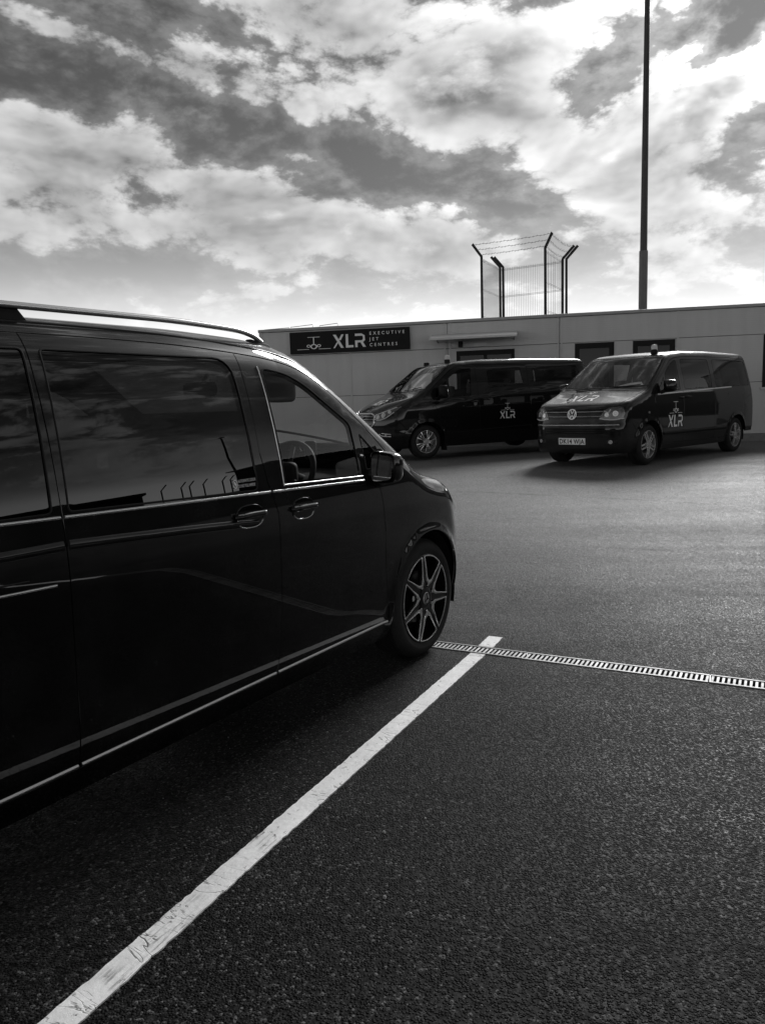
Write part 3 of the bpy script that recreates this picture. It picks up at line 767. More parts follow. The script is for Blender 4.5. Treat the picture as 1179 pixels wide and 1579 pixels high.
    for key, p, r, m in c['windows']:
        V.pair('window', B.side(resample(fillet(p, r), .03)), 'A', m, parent=key, depth=.004, off=-.003, key=key + '_glass')
        lp = B.side(resample(fillet(p, r), .025)); V.strip('window_seal', lp, .008, .001, 'under', key, closed=True, n=3)
    # sill
    sl0 = [(-math.sqrt(ar ** 2 - (zs - wr) ** 2), zs), (wx + math.sqrt(ar ** 2 - (zs - wr) ** 2), zs), (wx + ar + .0, c['low']), (-ar, c['low'])]
    V.pair('sill', B.side(resample(sl0, .04)), 'A')
    # tail
    TS = B.side(ts); yb2 = TS[-1, 1]; zb = ts[-1, 1]; zt = c['tailgate_low']
    k = np.argmin(abs(ts[:, 1] - zt)); up, lo = TS[:k + 1], TS[k:]
    ph = lambda P: math.atan2(P[1], B.tx - P[0]); n2 = np.linspace(0, 1, 26)[1:-1]
    mid = B.on('T', np.stack([ph(TS[k]) * (1 - 2 * n2) * .9, np.full(24, ts[k, 1])], -1)); bt2 = B.on('T', np.stack([ph(TS[-1]) * (1 - 2 * n2) * .9, np.full(24, zb)], -1))
    rg = [B.tail(resample(fillet([(-.62, 1.22), (.62, 1.22), (.56, 1.68), (-.56, 1.68)], .06), .04))]
    tg = V.mid('tailgate', np.vstack([up, mid, mir(up)[::-1], rr[::-1][1:-1]]), 'T', holes=rg)
    V.mid('rear_window', rg[0], 'T', 'glass_tint', parent=tg, depth=.004, off=-.003)
    V.mid('rear_bumper', np.vstack([lo, bt2, mir(lo)[::-1], mid[::-1]]), 'T')
    for sg in (1, -1):
        V.strip
    # underside, arches
    MB().box(wx - .75, B.front(np.array(.3)) - .25, -.52, .52, .20, .27).build('floor_pan', 'under', V.root)
    MB().box(wx + ar + .05, -ar - .05, -.84, .84, .22, .30).build('floor_pan', 'under', V.root)
    for x in B.wheels:
        for sg in (1, -1): wheel_well(V, x, sg, wr, ar + .012, .50, .90)
    return dict(rail=rail, bot=bot, top=top, HF=HF, HS=HS, seg=seg)
def cabin(V, dash_x, dash_z, wheel_y, rows, light=False):
    """dashboard, steering wheel, seats"""
    mb = MB(); ellipsoid_box(mb, (dash_x - .12, 0, dash_z - .14), (.30, .80, .16), .5, 20, 10); mb.build('dashboard', 'interior', V.root, smooth=True, sharp=180)
    st = MB(); c = Vector((dash_x - .46, wheel_y, dash_z + .03)); M = Matrix.Rotation(R(-62), 3, 'Y')
    st.tube([c + M @ Vector((.185 * math.cos(t), .185 * math.sin(t), 0)) for t in np.linspace(0, 2 * math.pi, 33)[:-1]], .016, 8, closed=True)
    for a in (R(90), R(210), R(330)): st.tube([c + M @ Vector((0, 0, -.02)), c + M @ Vector((.18 * math.sin(a), .18 * math.cos(a), 0))], .014, 6)
    ellipsoid_box(st, c + M @ Vector((0, 0, -.01)), (.03, .07, .07)); st.tube([c, c + Vector((.35, 0, -.12))], .035, 8)
    st.build('steering_wheel', 'interior', V.root, smooth=True, sharp=180)
    for y in (-.45, .45): seat(V, dash_x - .98, y)
    for x in rows:
        for y in (-.5, 0, .5): seat(V, x, y, .45, .66)
def roundel(V, parent, y, z, r, proj_off=.012):
    """round badge on the nose: returns function mapping (u, v) to a point on it"""
    P = V.B.nose([(y, z)])[0]; N = V.B.normal(P[None])[0]; ux = np.cross([0, 0, 1.0], N); ux /= np.linalg.norm(ux); uy = np.cross(N, ux); P = P + N * proj_off
    M = Matrix((Vector(ux), Vector(uy), Vector(N))).transposed().to_4x4(); M.translation = Vector(P); return M
def plate(V, parent, text, y, z, w=.52, h=.111, off=.012):
    M = roundel(V, parent, y, z, 0, off); mb = MB(); mb.prism([(-w / 2, -h / 2), (w / 2, -h / 2), (w / 2, h / 2), (-w / 2, h / 2)], -.03, 0, M)
    pl = mb.build('number_plate', 'plate', parent, bevel=.002)
    v, f = text2d(text, .108, 1.08, 'CENTER', .022); cx = 0
    link('plate_letters', mesh_from('plate_letters', [M @ Vector((a * .92, b - .037, .0015)) for a, b in v], f), 'black_print', pl)
def disc(mb, M, r, h, n=24, c=(0, 0)): return mb.prism([(c[0] + r * math.cos(2 * math.pi * i / n), c[1] + r * math.sin(2 * math.pi * i / n)) for i in range(n)], 0, h, M)
def ringM(mb, M, r0, r1, h, n=32, sx=1.0, c=(0, 0)):
    for i in range(n):
        a, b = 2 * math.pi * i / n, 2 * math.pi * (i + 1) / n
        mb.prism([(c[0] + sx * r0 * math.cos(a), c[1] + r0 * math.sin(a)), (c[0] + sx * r1 * math.cos(a), c[1] + r1 * math.sin(a)), (c[0] + sx * r1 * math.cos(b), c[1] + r1 * math.sin(b)), (c[0] + sx * r0 * math.cos(b), c[1] + r0 * math.sin(b))], 0, h, M)
    return mb
def beacon(V, x, y, lens=True):
    P = V.B.plan([(x, y)])[0]; z = P[2]; mb = MB()
    def lz(prof, n=20):
        k0 = len(mb.v)
        for j in range(n):
            for r, h in prof: mb.v.append((x + r * math.cos(2 * math.pi * j / n), y + r * math.sin(2 * math.pi * j / n), z + h))
        m = len(prof)
        for j in range(n):
            a, b = k0 + j * m, k0 + ((j + 1) % n) * m
            for i in range(m - 1): mb.f.append((a + i, b + i, b + i + 1, a + i + 1))
    lz([(.001, -.01), (.062, -.01), (.062, .055), (.054, .06), (.001, .06)]); o = mb.build('beacon', 'black_trim', V.root, smooth=True)
    if not lens: return
    mb = MB(); lz([(.052, .058), (.054, .10), (.050, .125), (.035, .145), (.001, .150)]); mb.build('beacon_lens', 'light_box', o, smooth=True)
def wiper(V, pts, parent):
    P = V.B.plan(smoothline(pts, 14)); P = P + V.B.normal(P) * .014; MB().tube(P.tolist(), .008, 6).build('wiper', 'black_trim', parent)
def wing_mirror(V, sgn, c, r, material, toe=0.0):
    """housing with a mirror glass facing back, on a short arm"""
    Mz = Matrix.Rotation(toe * sgn, 3, 'Z'); mb = MB(); k = len(mb.v)
    nu, nv = 24, 10
    def prof(j): t = 2 * math.pi * j / nu; e = .42; f = lambda a: math.copysign(abs(a) ** e, a); return f(math.cos(t)), f(math.sin(t))
    rings = [(-.5, .90), (-.46, .97), (-.2, 1.0), (.1, .97), (.35, .84), (.5, .62), (.58, .30), (.60, .02)]
    C = Vector(c)
    for d, q in rings:
        for j in range(nu): a, b = prof(j); mb.v.append(tuple(C + Mz @ Vector((d * r[0] * 2 - max(0, a) * .0, a * r[1] * q * sgn, b * r[2] * q * (1 - .10 * a)))))
    for i in range(len(rings) - 1):
        for j in range(nu): a = i * nu; b = a + nu; mb.f.append((a + j, a + (j + 1) % nu, b + (j + 1) % nu, b + j))
    mb.f.append(tuple(range(nu)))
    root = V.left if sgn > 0 else V.right
    o = mb.build('wing_mirror', material, root['front_door'], smooth=True, sharp=50)
    g = MB(); pts = [tuple(C + Mz @ Vector((-.5 * r[0] * 2 - .002, prof(j)[0] * r[1] * .80 * sgn, prof(j)[1] * r[2] * .80 * (1 - .10 * prof(j)[0])))) for j in range(nu)]; pts = [(p[0] + .10 * (p[2] - c[2] - r[2] * .8), p[1], p[2]) for p in pts]
    g.add(pts + [tuple(Vector(p) + Vector((.004, 0, 0))) for p in pts], [tuple(range(nu)), tuple(reversed(range(nu, 2 * nu)))] + [(j, (j + 1) % nu, nu + (j + 1) % nu, nu + j) for j in range(nu)]); g.build('mirror_glass', 'mirror', o)
    yb = c[1] - sgn * r[1] * .7; a = MB().tube([(c[0] + .03, yb, c[2] - r[2] * .8), (c[0] + .05, yb - sgn * .07, c[2] - r[2] * 1.05), (c[0] + .06, yb - sgn * .13, c[2] - r[2] * 1.05)], [.035, .03, .035], 10); a.build('mirror_arm', 'black_trim', o, smooth=True)
def headlamp(V, out, proj, units, dark='gloss_black', name='headlight', trim=None, sides=('L', 'R')):
    """lamp patch: dark bowl, bright reflectors, clear cover. out: outline for the left lamp, in plan or nose view"""
    B = V.B; P3 = (B.plan if proj == 'plan' else B.nose if proj == 'nose' else B.side)(resample(fillet(out, .03), .02)); dom = 'P'
    for sd in sides:
        P, N, T, rim = panel_data(B, P3, dom, sp=.035, gap=0, off=.004); o = link(name, panel_mesh(name, P, N, T, rim, .02, sd == 'R'), dark, V.root)
        for (y, z, r) in units:
            M = roundel(V, o, y, z, r, .005); mb = MB(); ringM(mb, M, r * .55, r, .012, 20); disc(mb, M, r * .42, .016, 16); ub = mb.build('reflector', 'lamp_silver', o)
            if sd == 'R': ub.data.transform(Matrix.Scale(-1, 4, (0, 1, 0))); ub.data.flip_normals()
        if trim:
            for tr in trim:
                L = B.nose(smoothline(tr, 18)); L = L + B.normal(L) * .006; mb = MB().tube(L.tolist(), .010, 6); ub = mb.build('chrome_edge', 'lamp_silver', o, smooth=True)
                if sd == 'R': ub.data.transform(Matrix.Scale(-1, 4, (0, 1, 0))); ub.data.flip_normals()
        P, N, T, rim = panel_data(B, P3, dom, sp=.035, gap=0, off=.022); link('lens', panel_mesh('lens', P, N, T, rim, .018, sd == 'R'), 'glass_lens', o)

# ------------------------------------------------------------------ the near van
def near_van():
    root = empty('van', (-.5386, 4.9216, 0), (0, 0, .99776))
    tag(root, 'glossy black people carrier with chrome roof rails parked right beside the white bay line', 'van')
    sig = lambda z, c, w: 1 / (1 + np.exp(-(z - c) / w))
    B = Body(sec=Curve([(.10, .85), (.22, .890), (.30, .922), (.37, .940), (.45, .950), (.70, .960), (.95, .970), (1.06, .966), (1.15, .957), (1.25, .947), (1.40, .924), (1.55, .892), (1.72, .842), (1.9, .765)], .022, 0, 3),
             taper=Curve([(-4.4, .07), (-3.6, .02), (-2.5, 0), (-.2, 0), (.3, .015), (.6, .05), (.9, .12)], .12), crease=None,
             top=Curve([(1.1, .72), (.84, .955), (.6, 1.03), (.3, 1.105), (.06, 1.165), (-.92, 1.800), (-1.12, 1.840), (-1.6, 1.858), (-2.6, 1.858), (-4.0, 1.825), (-4.3, 1.80)], .07),
             front=Curve([(.1, .78), (.25, .83), (.38, .885), (.6, .90), (.78, .885), (.9, .85), (1.0, .78), (1.2, .6)], .05, -1, 3),
             rear=Curve([(.2, -4.20), (.5, -4.27), (.9, -4.26), (1.2, -4.22), (1.8, -4.06), (2, -4.0)], .06, -1, 3),
             bow=.10, crown=.085, cf=.52, nf=2.6, cr=.10, r_top=lambda x: .15 - .05 * np.clip((x + 1.15) / .3, 0, 1) + .03 * np.clip((x + .2) / .3, 0, 1), r_front=.14, r_rear=.16,
             wheels=(0.0, -3.2), wr=.35, arch=.405, flare=.016, px=-.1, tx=-3.3)
    V = Van(B, root, .032, 'paint')
    G = 'glass_tint'
    zb = lambda x: 1.113 + .030 * (-x - .64)
    front_win = [(-1.262, 1.156), (-1.282, 1.664), (-1.12, 1.640), (-1.008, 1.592), (-.90, 1.520), (-.80, 1.455), (-.715, 1.400), (-.685, 1.135)]
    c = dict(rail=[(-.365, 1.185), (-.47, 1.28), (-.58, 1.375), (-.70, 1.470), (-.83, 1.565), (-.97, 1.640), (-1.13, 1.690), (-1.40, 1.722), (-1.8, 1.745), (-2.36, 1.752), (-3.2, 1.745), (-4.02, 1.725)],
             ws_bottom=(-.20, .815), ws_bb=.13, ws_top=(-1.03, .68), ws_bt=.09,
             hood_side=[(-.26, .84), (.0, .83), (.3, .775), (.55, .70)], hood_rb=.16, hood_fb=.24,
             fascia_seam=[(.55, .985), (.50, .90), (.46, .74), (.40, .62), (.33, .58)], door_front=[(-.42, 1.165), (-.535, 1.10), (-.505, 1.02), (-.478, .85), (-.470, .62), (-.45, .44), (-.43, .315)],
             seam_b=[(-1.352, .315), (-1.322, .60), (-1.328, 1.04), (-1.375, 1.18), (-1.398, 1.30), (-1.403, 1.70)], seam_c=-2.36, sill=.315, low=.215, tail_seam=[(-4.02, 1.725), (-4.06, 1.5), (-4.13, 1.1), (-4.15, .75), (-4.12, .5), (-4.05, .36)], tailgate_low=.72,
             windows=[('front_door', front_win, [.02, .05, .05, .05, .05, .04, .03, .03], 'glass_clear'),
                      ('front_door', [(-.648, 1.348), (-.625, 1.165), (-.47, 1.165), (-.49, 1.215)], .015, 'glass_clear'),
                      ('sliding_door', [(-2.335, 1.178), (-2.315, 1.700), (-1.455, 1.697), (-1.440, 1.150)], [.02, .02, .09, .03], G),
                      ('rear_quarter', [(-2.395, 1.180), (-2.375, 1.700), (-3.9, 1.685), (-3.98, 1.20)], [.02, .02, .1, .1], G)])
    S_ = build_shell(V, c)
    # bright strip below the windows, by panel
    for key, x0, x1 in (('front_door', -.66, -1.350), ('sliding_door', -1.368, -2.352), ('rear_quarter', -2.368, -4.0)):
        x = np.linspace(x0, x1, 30); V.strip('waist_strip', B.side(np.stack([x, zb(x)], -1)), .012, .005, 'chrome', key)
    x = np.linspace(-.665, -1.27, 20); V.strip('window_channel', B.side(np.stack([x, zb(x) + .022], -1)), .009, .005, 'chrome', 'front_door')
    V.strip('window_edge', B.side(smoothline([(-1.272, 1.15), (-1.284, 1.4), (-1.294, 1.668)], 20)), .004, .004, 'rail_metal', 'front_door')
    for key, x0, x1 in (('front_door', -.44, -1.343), ('sliding_door', -1.357, -2.353), ('rear_quarter', -2.367, -2.78)):
        x = np.linspace(x0, x1, 24); V.strip('sill_strip', B.side(np.stack([x, np.full(24, .325)], -1)), .014, .007, 'rail_metal', key)
    for x0, z in ((-2.41, .955), (-2.41, .985)):
        x = np.linspace(x0 if z < .96 else -2.5, -3.75, 24); V.strip('slide_rail', B.side(np.stack([x, z + (x0 - x) * .03], -1)), .010 if z < .96 else .006, .004, 'chrome' if z < .96 else 'black_trim', 'rear_quarter')
    for key, x0, x1 in (('sliding_door', -1.46, -2.350), ('rear_quarter', -2.370, -4.0)):
        x = np.linspace(x0, x1, 26); V.strip('shoulder_crease', B.side(np.stack([x, 1.012 + .062 * np.clip((-1.45 - x) / .9, 0, 1) ** .8], -1)), .034, .0055, 'paint', key, n=6)
    # dark drip channel above the doors
    r2 = np.array([p for p in S_['seg'](-1.0, -3.95)]); V.strip('drip_channel', B.side(r2 + np.array([0, .042])), .012, .003, 'gloss_black', 'roof' if 'roof' in V.left else root)
    # handles: cup, bright lower rim, bar
    for key, hx, hz, w in (('front_door', -1.160, 1.038, .075), ('sliding_door', -1.508, 1.050, .080)):
        n = 32; el = [(hx + w * math.copysign(abs(math.cos(a)) ** .75, math.cos(a)), hz + .046 * math.copysign(abs(math.sin(a)) ** .8, math.sin(a))) for a in np.linspace(0, 2 * math.pi, n, endpoint=False)]
        V.pair('handle_cup', B.side(el), 'A', 'gloss_black', parent=key, gap=0, off=.0015, sp=.02, depth=.002, key='cup' + key)
        V.strip('cup_rim', B.side(el), .006, .004, 'gloss_black', 'cup' + key, closed=True, n=4)
        V.strip('cup_edge', B.side([p for p in el if p[1] < hz - .012]) if False else B.side(sorted([p for p in el if p[1] < hz - .016])), .007, .0055, 'chrome', 'cup' + key)
        for sg, dct in ((1, V.left), (-1, V.right)):
            P = B.side(smoothline([(hx - w * .98, hz + .004), (hx - w * .5, hz + .007), (hx + w * .5, hz + .006), (hx + w * .98, hz + .003)], 16)); N = B.normal(P); o = np.array([.006, .020, .024, .024] )
            P = P + N * np.interp(np.linspace(0, 1, len(P)), [0, .15, .85, 1], [.006, .028, .028, .006])[:, None]; P = P * (1, sg, 1)
            h = MB().tube(P.tolist(), .0125, 10); hh = h.build('door_handle', 'paint', dct[key], smooth=True)
            P2 = P + np.array([0, sg * .009, .010]); MB().tube(P2.tolist(), .0042, 6).build('handle_strip', 'chrome', hh, smooth=True)
    # roof rails
    for sg in (1, -1):
        pr = [(-1.08, .700, .012), (-1.18, .712, .034), (-1.42, .722, .044), (-2.3, .73, .046), (-3.3, .728, .044), (-3.85, .715, .04), (-3.97, .705, .015)]
        L = smoothline(pr, 60); P = B.plan(L[:, :2]); P[:, 2] += L[:, 2]; mb = MB(); P[:, 1] *= sg; mb.tube(P.tolist(), .012, 10); o = mb.build('roof_rail', 'rail_metal', root, smooth=True)
        for fx in (-1.10, -2.36, -3.9):
            q = B.plan([(fx - .10, .73), (fx + .10, .73), (fx + .06, .73), (fx - .06, .73)]); k = MB(); hz_ = np.interp(fx, [-3.9, -3.3, -2.3, -1.16, -1.06], [.02, .036, .038, .030, .016])
            y0 = .712 if fx < -1.2 else .695
            k.add([(q[0, 0], sg * (y0 - .018), q[0, 2] - .01), (q[1, 0], sg * (y0 - .018), q[1, 2] - .01), (q[1, 0], sg * (y0 + .022), q[1, 2] - .016), (q[0, 0], sg * (y0 + .022), q[0, 2] - .016),
                   (q[3, 0], sg * (y0 - .014), q[3, 2] + hz_), (q[2, 0], sg * (y0 - .014), q[2, 2] + hz_), (q[2, 0], sg * (y0 + .016), q[2, 2] + hz_), (q[3, 0], sg * (y0 + .016), q[3, 2] + hz_)],
                  [(0, 3, 2, 1), (4, 5, 6, 7), (0, 1, 5, 4), (1, 2, 6, 5), (2, 3, 7, 6), (3, 0, 4, 7)]); k.build('rail_foot', 'black_trim', o, bevel=.006, smooth=True)
    # nose
    headlamp(V, [(.30, .765), (.62, .70), (.80, .72), (.815, .82), (.74, .90), (.62, .955), (.42, .90)], 'nose', [(.50, .84, .05), (.62, .84, .05)], trim=[[(.45, .79), (.62, .76), (.76, .77)]])
    gr = fillet([(-.42, .58), (.42, .58), (.50, .70), (.44, .88), (-.44, .88), (-.50, .70)], .05); g = V.mid('grille', B.nose(resample(gr, .03)), 'P', 'gloss_black', gap=0, off=.004)
    for z in (.68, .78):
        y = np.linspace(-.45, .45, 24); P = B.nose(np.stack([y, np.full(24, z)], -1)); P += B.normal(P) * .012; MB().tube(P.tolist(), .014, 8).build('grille_bar', 'chrome', g, smooth=True)
    M = roundel(V, g, 0, .73, .1, .02); mb = MB(); ringM(mb, M, .078, .095, .014, 36)
    for i in range(3):
        a = math.pi / 2 + i * 2 * math.pi / 3; cc, ss = math.cos(a), math.sin(a); mb.prism([(-ss * .014, cc * .014), (ss * .014, -cc * .014), (.082 * cc, .082 * ss)], .002, .012, M)
    mb.build('emblem', 'chrome', g)
    lo = V.mid('lower_grille', B.nose(resample(fillet([(-.62, .30), (.62, .30), (.70, .44), (-.70, .44)], .04), .03)), 'P', 'black_trim', gap=0, off=.003)
    wiper(V, [(-.20, .10), (-.22, .40), (-.30, .70)], V.ws); wiper(V, [(-.12, -.55), (-.16, -.25), (-.22, .05)], V.ws)
    for sg in (1, -1): wing_mirror(V, sg, (-.585, sg * 1.062, 1.176), (.045, .086, .080), 'paint', toe=.16)
    for x in B.wheels:
        for sg in (1, -1): add_wheel(V, x, .925, sg, .35, .258, 'seven', star=True, turn=.09)
    cabin(V, -.16, 1.10, -.42, (-2.2, -3.2))
    # sun visor, rear view mirror and phone holder seen through the driver's window
    ellipsoid_box(MB(), (0, 0, 0), (.1, .1, .1))
    mb = MB(); Mv = Matrix.Rotation(R(0), 3, 'Y'); ellipsoid_box(mb, (-.885, -.63, 1.605), (.125, .012, .092), .35, M=Mv); mb.build('sun_visor', 'interior_grey', root, smooth=True, sharp=180)
    mb = MB(); ellipsoid_box(mb, (-.80, 0, 1.60), (.02, .12, .04), .4); mb.tube([(-.79, 0, 1.62), (-.74, 0, 1.68)], .01, 6); mb.build('interior_mirror', 'interior', root, smooth=True, sharp=180)
    mb = MB(); ellipsoid_box(mb, (-.26, -.32, 1.235), (.012, .040, .055), .3); mb.tube([(-.25, -.32, 1.2), (-.24, -.31, 1.16), (-.24, -.30, 1.08)], .010, 6)
    mb.tube([(-.25, -.28, 1.23), (-.22, -.22, 1.22), (-.22, -.20, 1.25), (-.24, -.20, 1.29)], .006, 6); mb.build('phone_holder', 'interior', root, smooth=True, sharp=180)
    # sticker on the sliding door's glass (driver's flank)
    st = V.right['sliding_door_glass']; fx = lambda u, v: (-1.578 + u * .62, 1.172 + v * .85)
    V.decal_text('sticker_text', 'AUTOMATIC DOOR', .020, lambda u, v: fx(.036 + u * .95, .024 + v), 'white_print', st, sd='R'); V.decal_text('sticker_text', 'DO NOT PULL HANDLE', .020, lambda u, v: fx(.036 + u * .76, .000 + v), 'white_print', st, sd='R')
    rg = []
    for i in range(20):
        a, b = 2 * math.pi * i / 20, 2 * math.pi * (i + 1) / 20; rg.append([(.021 * math.cos(a), .021 * math.sin(a)), (.0175 * math.cos(a), .0175 * math.sin(a)), (.0175 * math.cos(b), .0175 * math.sin(b)), (.021 * math.cos(b), .021 * math.sin(b))])
    rg.append([(-.010, .002), (-.003, .011), (.011, -.004), (.004, -.012)]); V.decal('sticker_sign', rg, lambda u, v: fx(.010 + u, .020 + v), 'white_print', st, sd='R')
    return V
near_van()

# ------------------------------------------------------------------ the two vans by the building
def van_decals(V, door, x0, z0, s, xs_sign=-1):
    """letters and aeroplane on the left flank: seen from outside, x falls to the right"""
    V.decal('logo_letters', logo_polys(), lambda u, v: (x0 - u * s, z0 + v * s), 'white_print', door)
    V.decal('logo_aeroplane', plane_polys(), lambda u, v: (x0 - 1.26 * s - u * s * 1.1, z0 + s * (1.14 + v * 1.0)), 'white_print', door)
def bonnet_decal(V, x0, s, y_c):
    """letters on the bonnet, read from in front: the reader's right is the van's left (+y)"""
    V.decal('logo_letters', logo_polys(), lambda u, v: (x0 - v * s * 1.5, y_c + (u - 1.26) * s), 'white_print', V.hood, 'plan')
    V.decal('logo_aeroplane', [p for p in plane_polys()][4:], lambda u, v: (x0 - s * (1.8 + v * 1.3), y_c + u * s), 'white_print', V.hood, 'plan')

def badge_van():
    root = empty('van', (3.912, 13.694, .337), (0, 0, R(222.3)))
    tag(root, 'black van with round badge, two bar grille and white number plate by the building', 'van', 'black vans parked by the building')
    B = Body(sec=Curve([(.10, .85), (.25, .895), (.40, .930), (.48, .946), (.55, .942), (.8, .952), (1.0, .948), (1.2, .925), (1.5, .864), (1.8, .788), (1.95, .74)], .03, 0, 3),
             taper=Curve([(-4.4, .06), (-3.8, .01), (-2.5, 0), (-.1, 0), (.3, .015), (.6, .05), (.9, .11)], .12), crease=None,
             top=Curve([(1.1, .86), (.92, 1.0), (.78, 1.045), (.4, 1.155), (.10, 1.255), (.04, 1.28), (-.80, 1.87), (-1.0, 1.925), (-1.5, 1.962), (-2.5, 1.975), (-4.0, 1.955), (-4.3, 1.92)], .05),
             front=Curve([(.1, .80), (.28, .88), (.45, .895), (.65, .90), (.72, .885), (.95, .86), (1.05, .79), (1.2, .6)], .03, -1, 3),
             rear=Curve([(.2, -4.30), (.5, -4.36), (1.0, -4.33), (1.3, -4.29), (1.85, -4.19), (2, -4.15)], .05, -1, 3),
             bow=.06, crown=.03, cf=.30, nf=3.2, cr=.06, r_top=lambda x: .12 - .055 * np.clip((x + 1.05) / .25, 0, 1) + .03 * np.clip((x + .15) / .3, 0, 1), r_front=.075, r_rear=.12,
             wheels=(0.0, -3.4), wr=.342, arch=.40, flare=.022, px=-.1, tx=-3.4)
    V = Van(B, root, .05, 'paint_far')
    c = dict(rail=[(-.19, 1.265), (-.33, 1.375), (-.47, 1.485), (-.62, 1.595), (-.78, 1.70), (-.95, 1.780), (-1.2, 1.825), (-1.6, 1.838), (-3, 1.850), (-4.14, 1.825)],
             ws_bottom=(-.12, .825), ws_bb=.11, ws_top=(-.87, .715), ws_bt=.08,
             hood_side=[(-.13, .84), (.1, .83), (.4, .80), (.68, .75)], hood_rb=.13, hood_fb=.19,
             fascia_seam=[(.66, .985), (.58, .90), (.52, .72), (.42, .62), (.34, .55)], door_front=[(-.235, 1.25), (-.155, 1.14), (-.165, 1.03), (-.25, .90), (-.37, .74), (-.43, .56), (-.44, .33)],
             seam_b=-1.17, seam_c=-2.42, sill=.33, low=.23, tail_seam=[(-4.14, 1.825), (-4.20, 1.5), (-4.25, 1.1), (-4.27, .75), (-4.22, .5), (-4.15, .40)], tailgate_low=.66,
             windows=[('front_door', [(-1.085, 1.250), (-1.10, 1.770), (-.98, 1.745), (-.82, 1.67), (-.68, 1.575), (-.60, 1.51), (-.60, 1.235)], .03, 'glass_clear'),
                      ('front_door', [(-.545, 1.475), (-.55, 1.235), (-.31, 1.235)], .02, 'glass_clear'),
                      ('sliding_door', [(-1.245, 1.255), (-1.26, 1.790), (-2.34, 1.800), (-2.35, 1.285)], .05, 'glass_mid'),
                      ('rear_quarter', [(-2.50, 1.29), (-2.50, 1.800), (-3.98, 1.785), (-4.06, 1.31)], .06, 'glass_mid')])
    build_shell(V, c)
    for key, x0, x1 in (('front_door', -.26, -1.162), ('sliding_door', -1.178, -2.413), ('rear_quarter', -2.427, -3.17)):
        x = np.linspace(x0, x1, 16); V.strip('waist_strip', B.side(np.stack([x, 1.175 + (-.26 - x) * .036], -1)), .026, .010, 'bright_trim', key)
    for key, hx, hz in (('front_door', -1.07, 1.105), ('sliding_door', -1.33, 1.115)):
        P = B.side(smoothline([(hx - .08, hz), (hx, hz + .004), (hx + .08, hz)], 8)); N = B.normal(P)
        for sg, d in ((1, V.left), (-1, V.right)):
            Q = (P + N * np.interp(np.linspace(0, 1, len(P)), [0, .2, .8, 1], [0, .03, .03, 0])[:, None]) * (1, sg, 1); MB().tube(Q.tolist(), .014, 8).build('door_handle', 'paint_far', d[key], smooth=True)
    x = np.linspace(-.46, -2.95, 20); V.strip('side_moulding', B.side(np.stack([x, np.full(20, .505)], -1)), .05, .010, 'black_trim')
    van_decals(V, V.left['front_door'], -.60, .605, .208)
    bonnet_decal(V, .60, .205, -.06)
    # nose: black band with two bright bars, lamps, bumper lines
    g = V.mid('grille', B.nose(resample(fillet([(-.56, .80), (.56, .80), (.56, .965), (-.56, .965)], .02), .03)), 'P', 'gloss_black', gap=0, off=.004)
    for z in (.842, .918):
        y = np.linspace(-.55, .55, 24); P = B.nose(np.stack([y, np.full(24, z)], -1)); P += B.normal(P) * .010; MB().tube(P.tolist(), .011, 8).build('grille_bar', 'chrome', g, smooth=True)
    M = roundel(V, g, 0, .882, .09, .014); mb = MB(); ringM(mb, M, .072, .090, .014, 36); em = mb.build('emblem', 'chrome', g)
    mb = MB(); disc(mb, M, .073, .004, 30); mb.build('emblem_field', 'gloss_black', em)
    mb = MB()
    for sx in (1, -1):         # V over W
        q = lambda pts: mb.prism([(sx * a, b) for a, b in pts][::sx], .003, .011, M)
        q([(.022, .070), (.038, .064), (.010, .006), (.000, .006), (.000, .022)]); q([(.070, .026), (.056, .048), (.030, -.042), (.038, -.062)]); q([(.038, -.062), (.030, -.042), (.000, .000), (.000, -.018), (.024, -.068)])
    mb.build('emblem_letters', 'chrome', em)
    headlamp(V, [(.50, .80), (.66, .775), (.84, .80), (.86, .90), (.82, .985), (.64, .975), (.56, .93)], 'nose', [(.735, .885, .046), (.61, .865, .034)], trim=[[(.50, .805), (.62, .785), (.74, .785), (.85, .805)], [(.56, .925), (.63, .905), (.66, .95)]], dark='lamp_bowl')
    y = np.linspace(-.80, .80, 36); P = B.nose(np.stack([y, np.full(36, .700)], -1)); V.strip('bumper_line', P, .020, .008, 'chrome', V.bumper, sides='L')
    lg = V.mid('lower_grille', B.nose(resample(fillet([(-.60, .545), (.60, .545), (.60, .665), (-.60, .665)], .02), .03)), 'P', 'black_trim', gap=0, off=.003)
    for z in (.575, .605, .635):
        y = np.linspace(-.58, .58, 20); P = B.nose(np.stack([y, np.full(20, z)], -1)); P += B.normal(P) * .006; MB().tube(P.tolist(), .009, 6).build('grille_bar', 'gloss_black', lg, smooth=True)
    plate(V, V.bumper, 'DK14 WJA', 0.0, .43)
    headlamp(V, fillet([(.60, .385), (.76, .385), (.78, .46), (.62, .46)], .02), 'nose', [(.68, .422, .032)], name='fog_lamp')
    P = B.side(resample(fillet([(.02, .86), (.07, .865), (.07, .90), (.02, .895)], .01), .01)); V.pair('side_indicator', P, 'A', 'amber', gap=0, off=.004, sp=.02)
    wiper(V, [(-.02, .15), (-.03, .42), (-.10, .70)], V.ws); wiper(V, [(.02, -.5), (.02, -.25), (.01, .02)], V.ws)
    for sg in (1, -1): wing_mirror(V, sg, (-.42, sg * 1.06, 1.315), (.06, .105, .105), 'paint_far', toe=.1)
    for x in B.wheels:
        for sg in (1, -1): add_wheel(V, x, .915, sg, .342, .232, 'five', turn=.5 if x == 0 else .15)
    beacon(V, -1.02, .44)
    cabin(V, -.10, 1.22, -.42, (-2.0, -3.0))
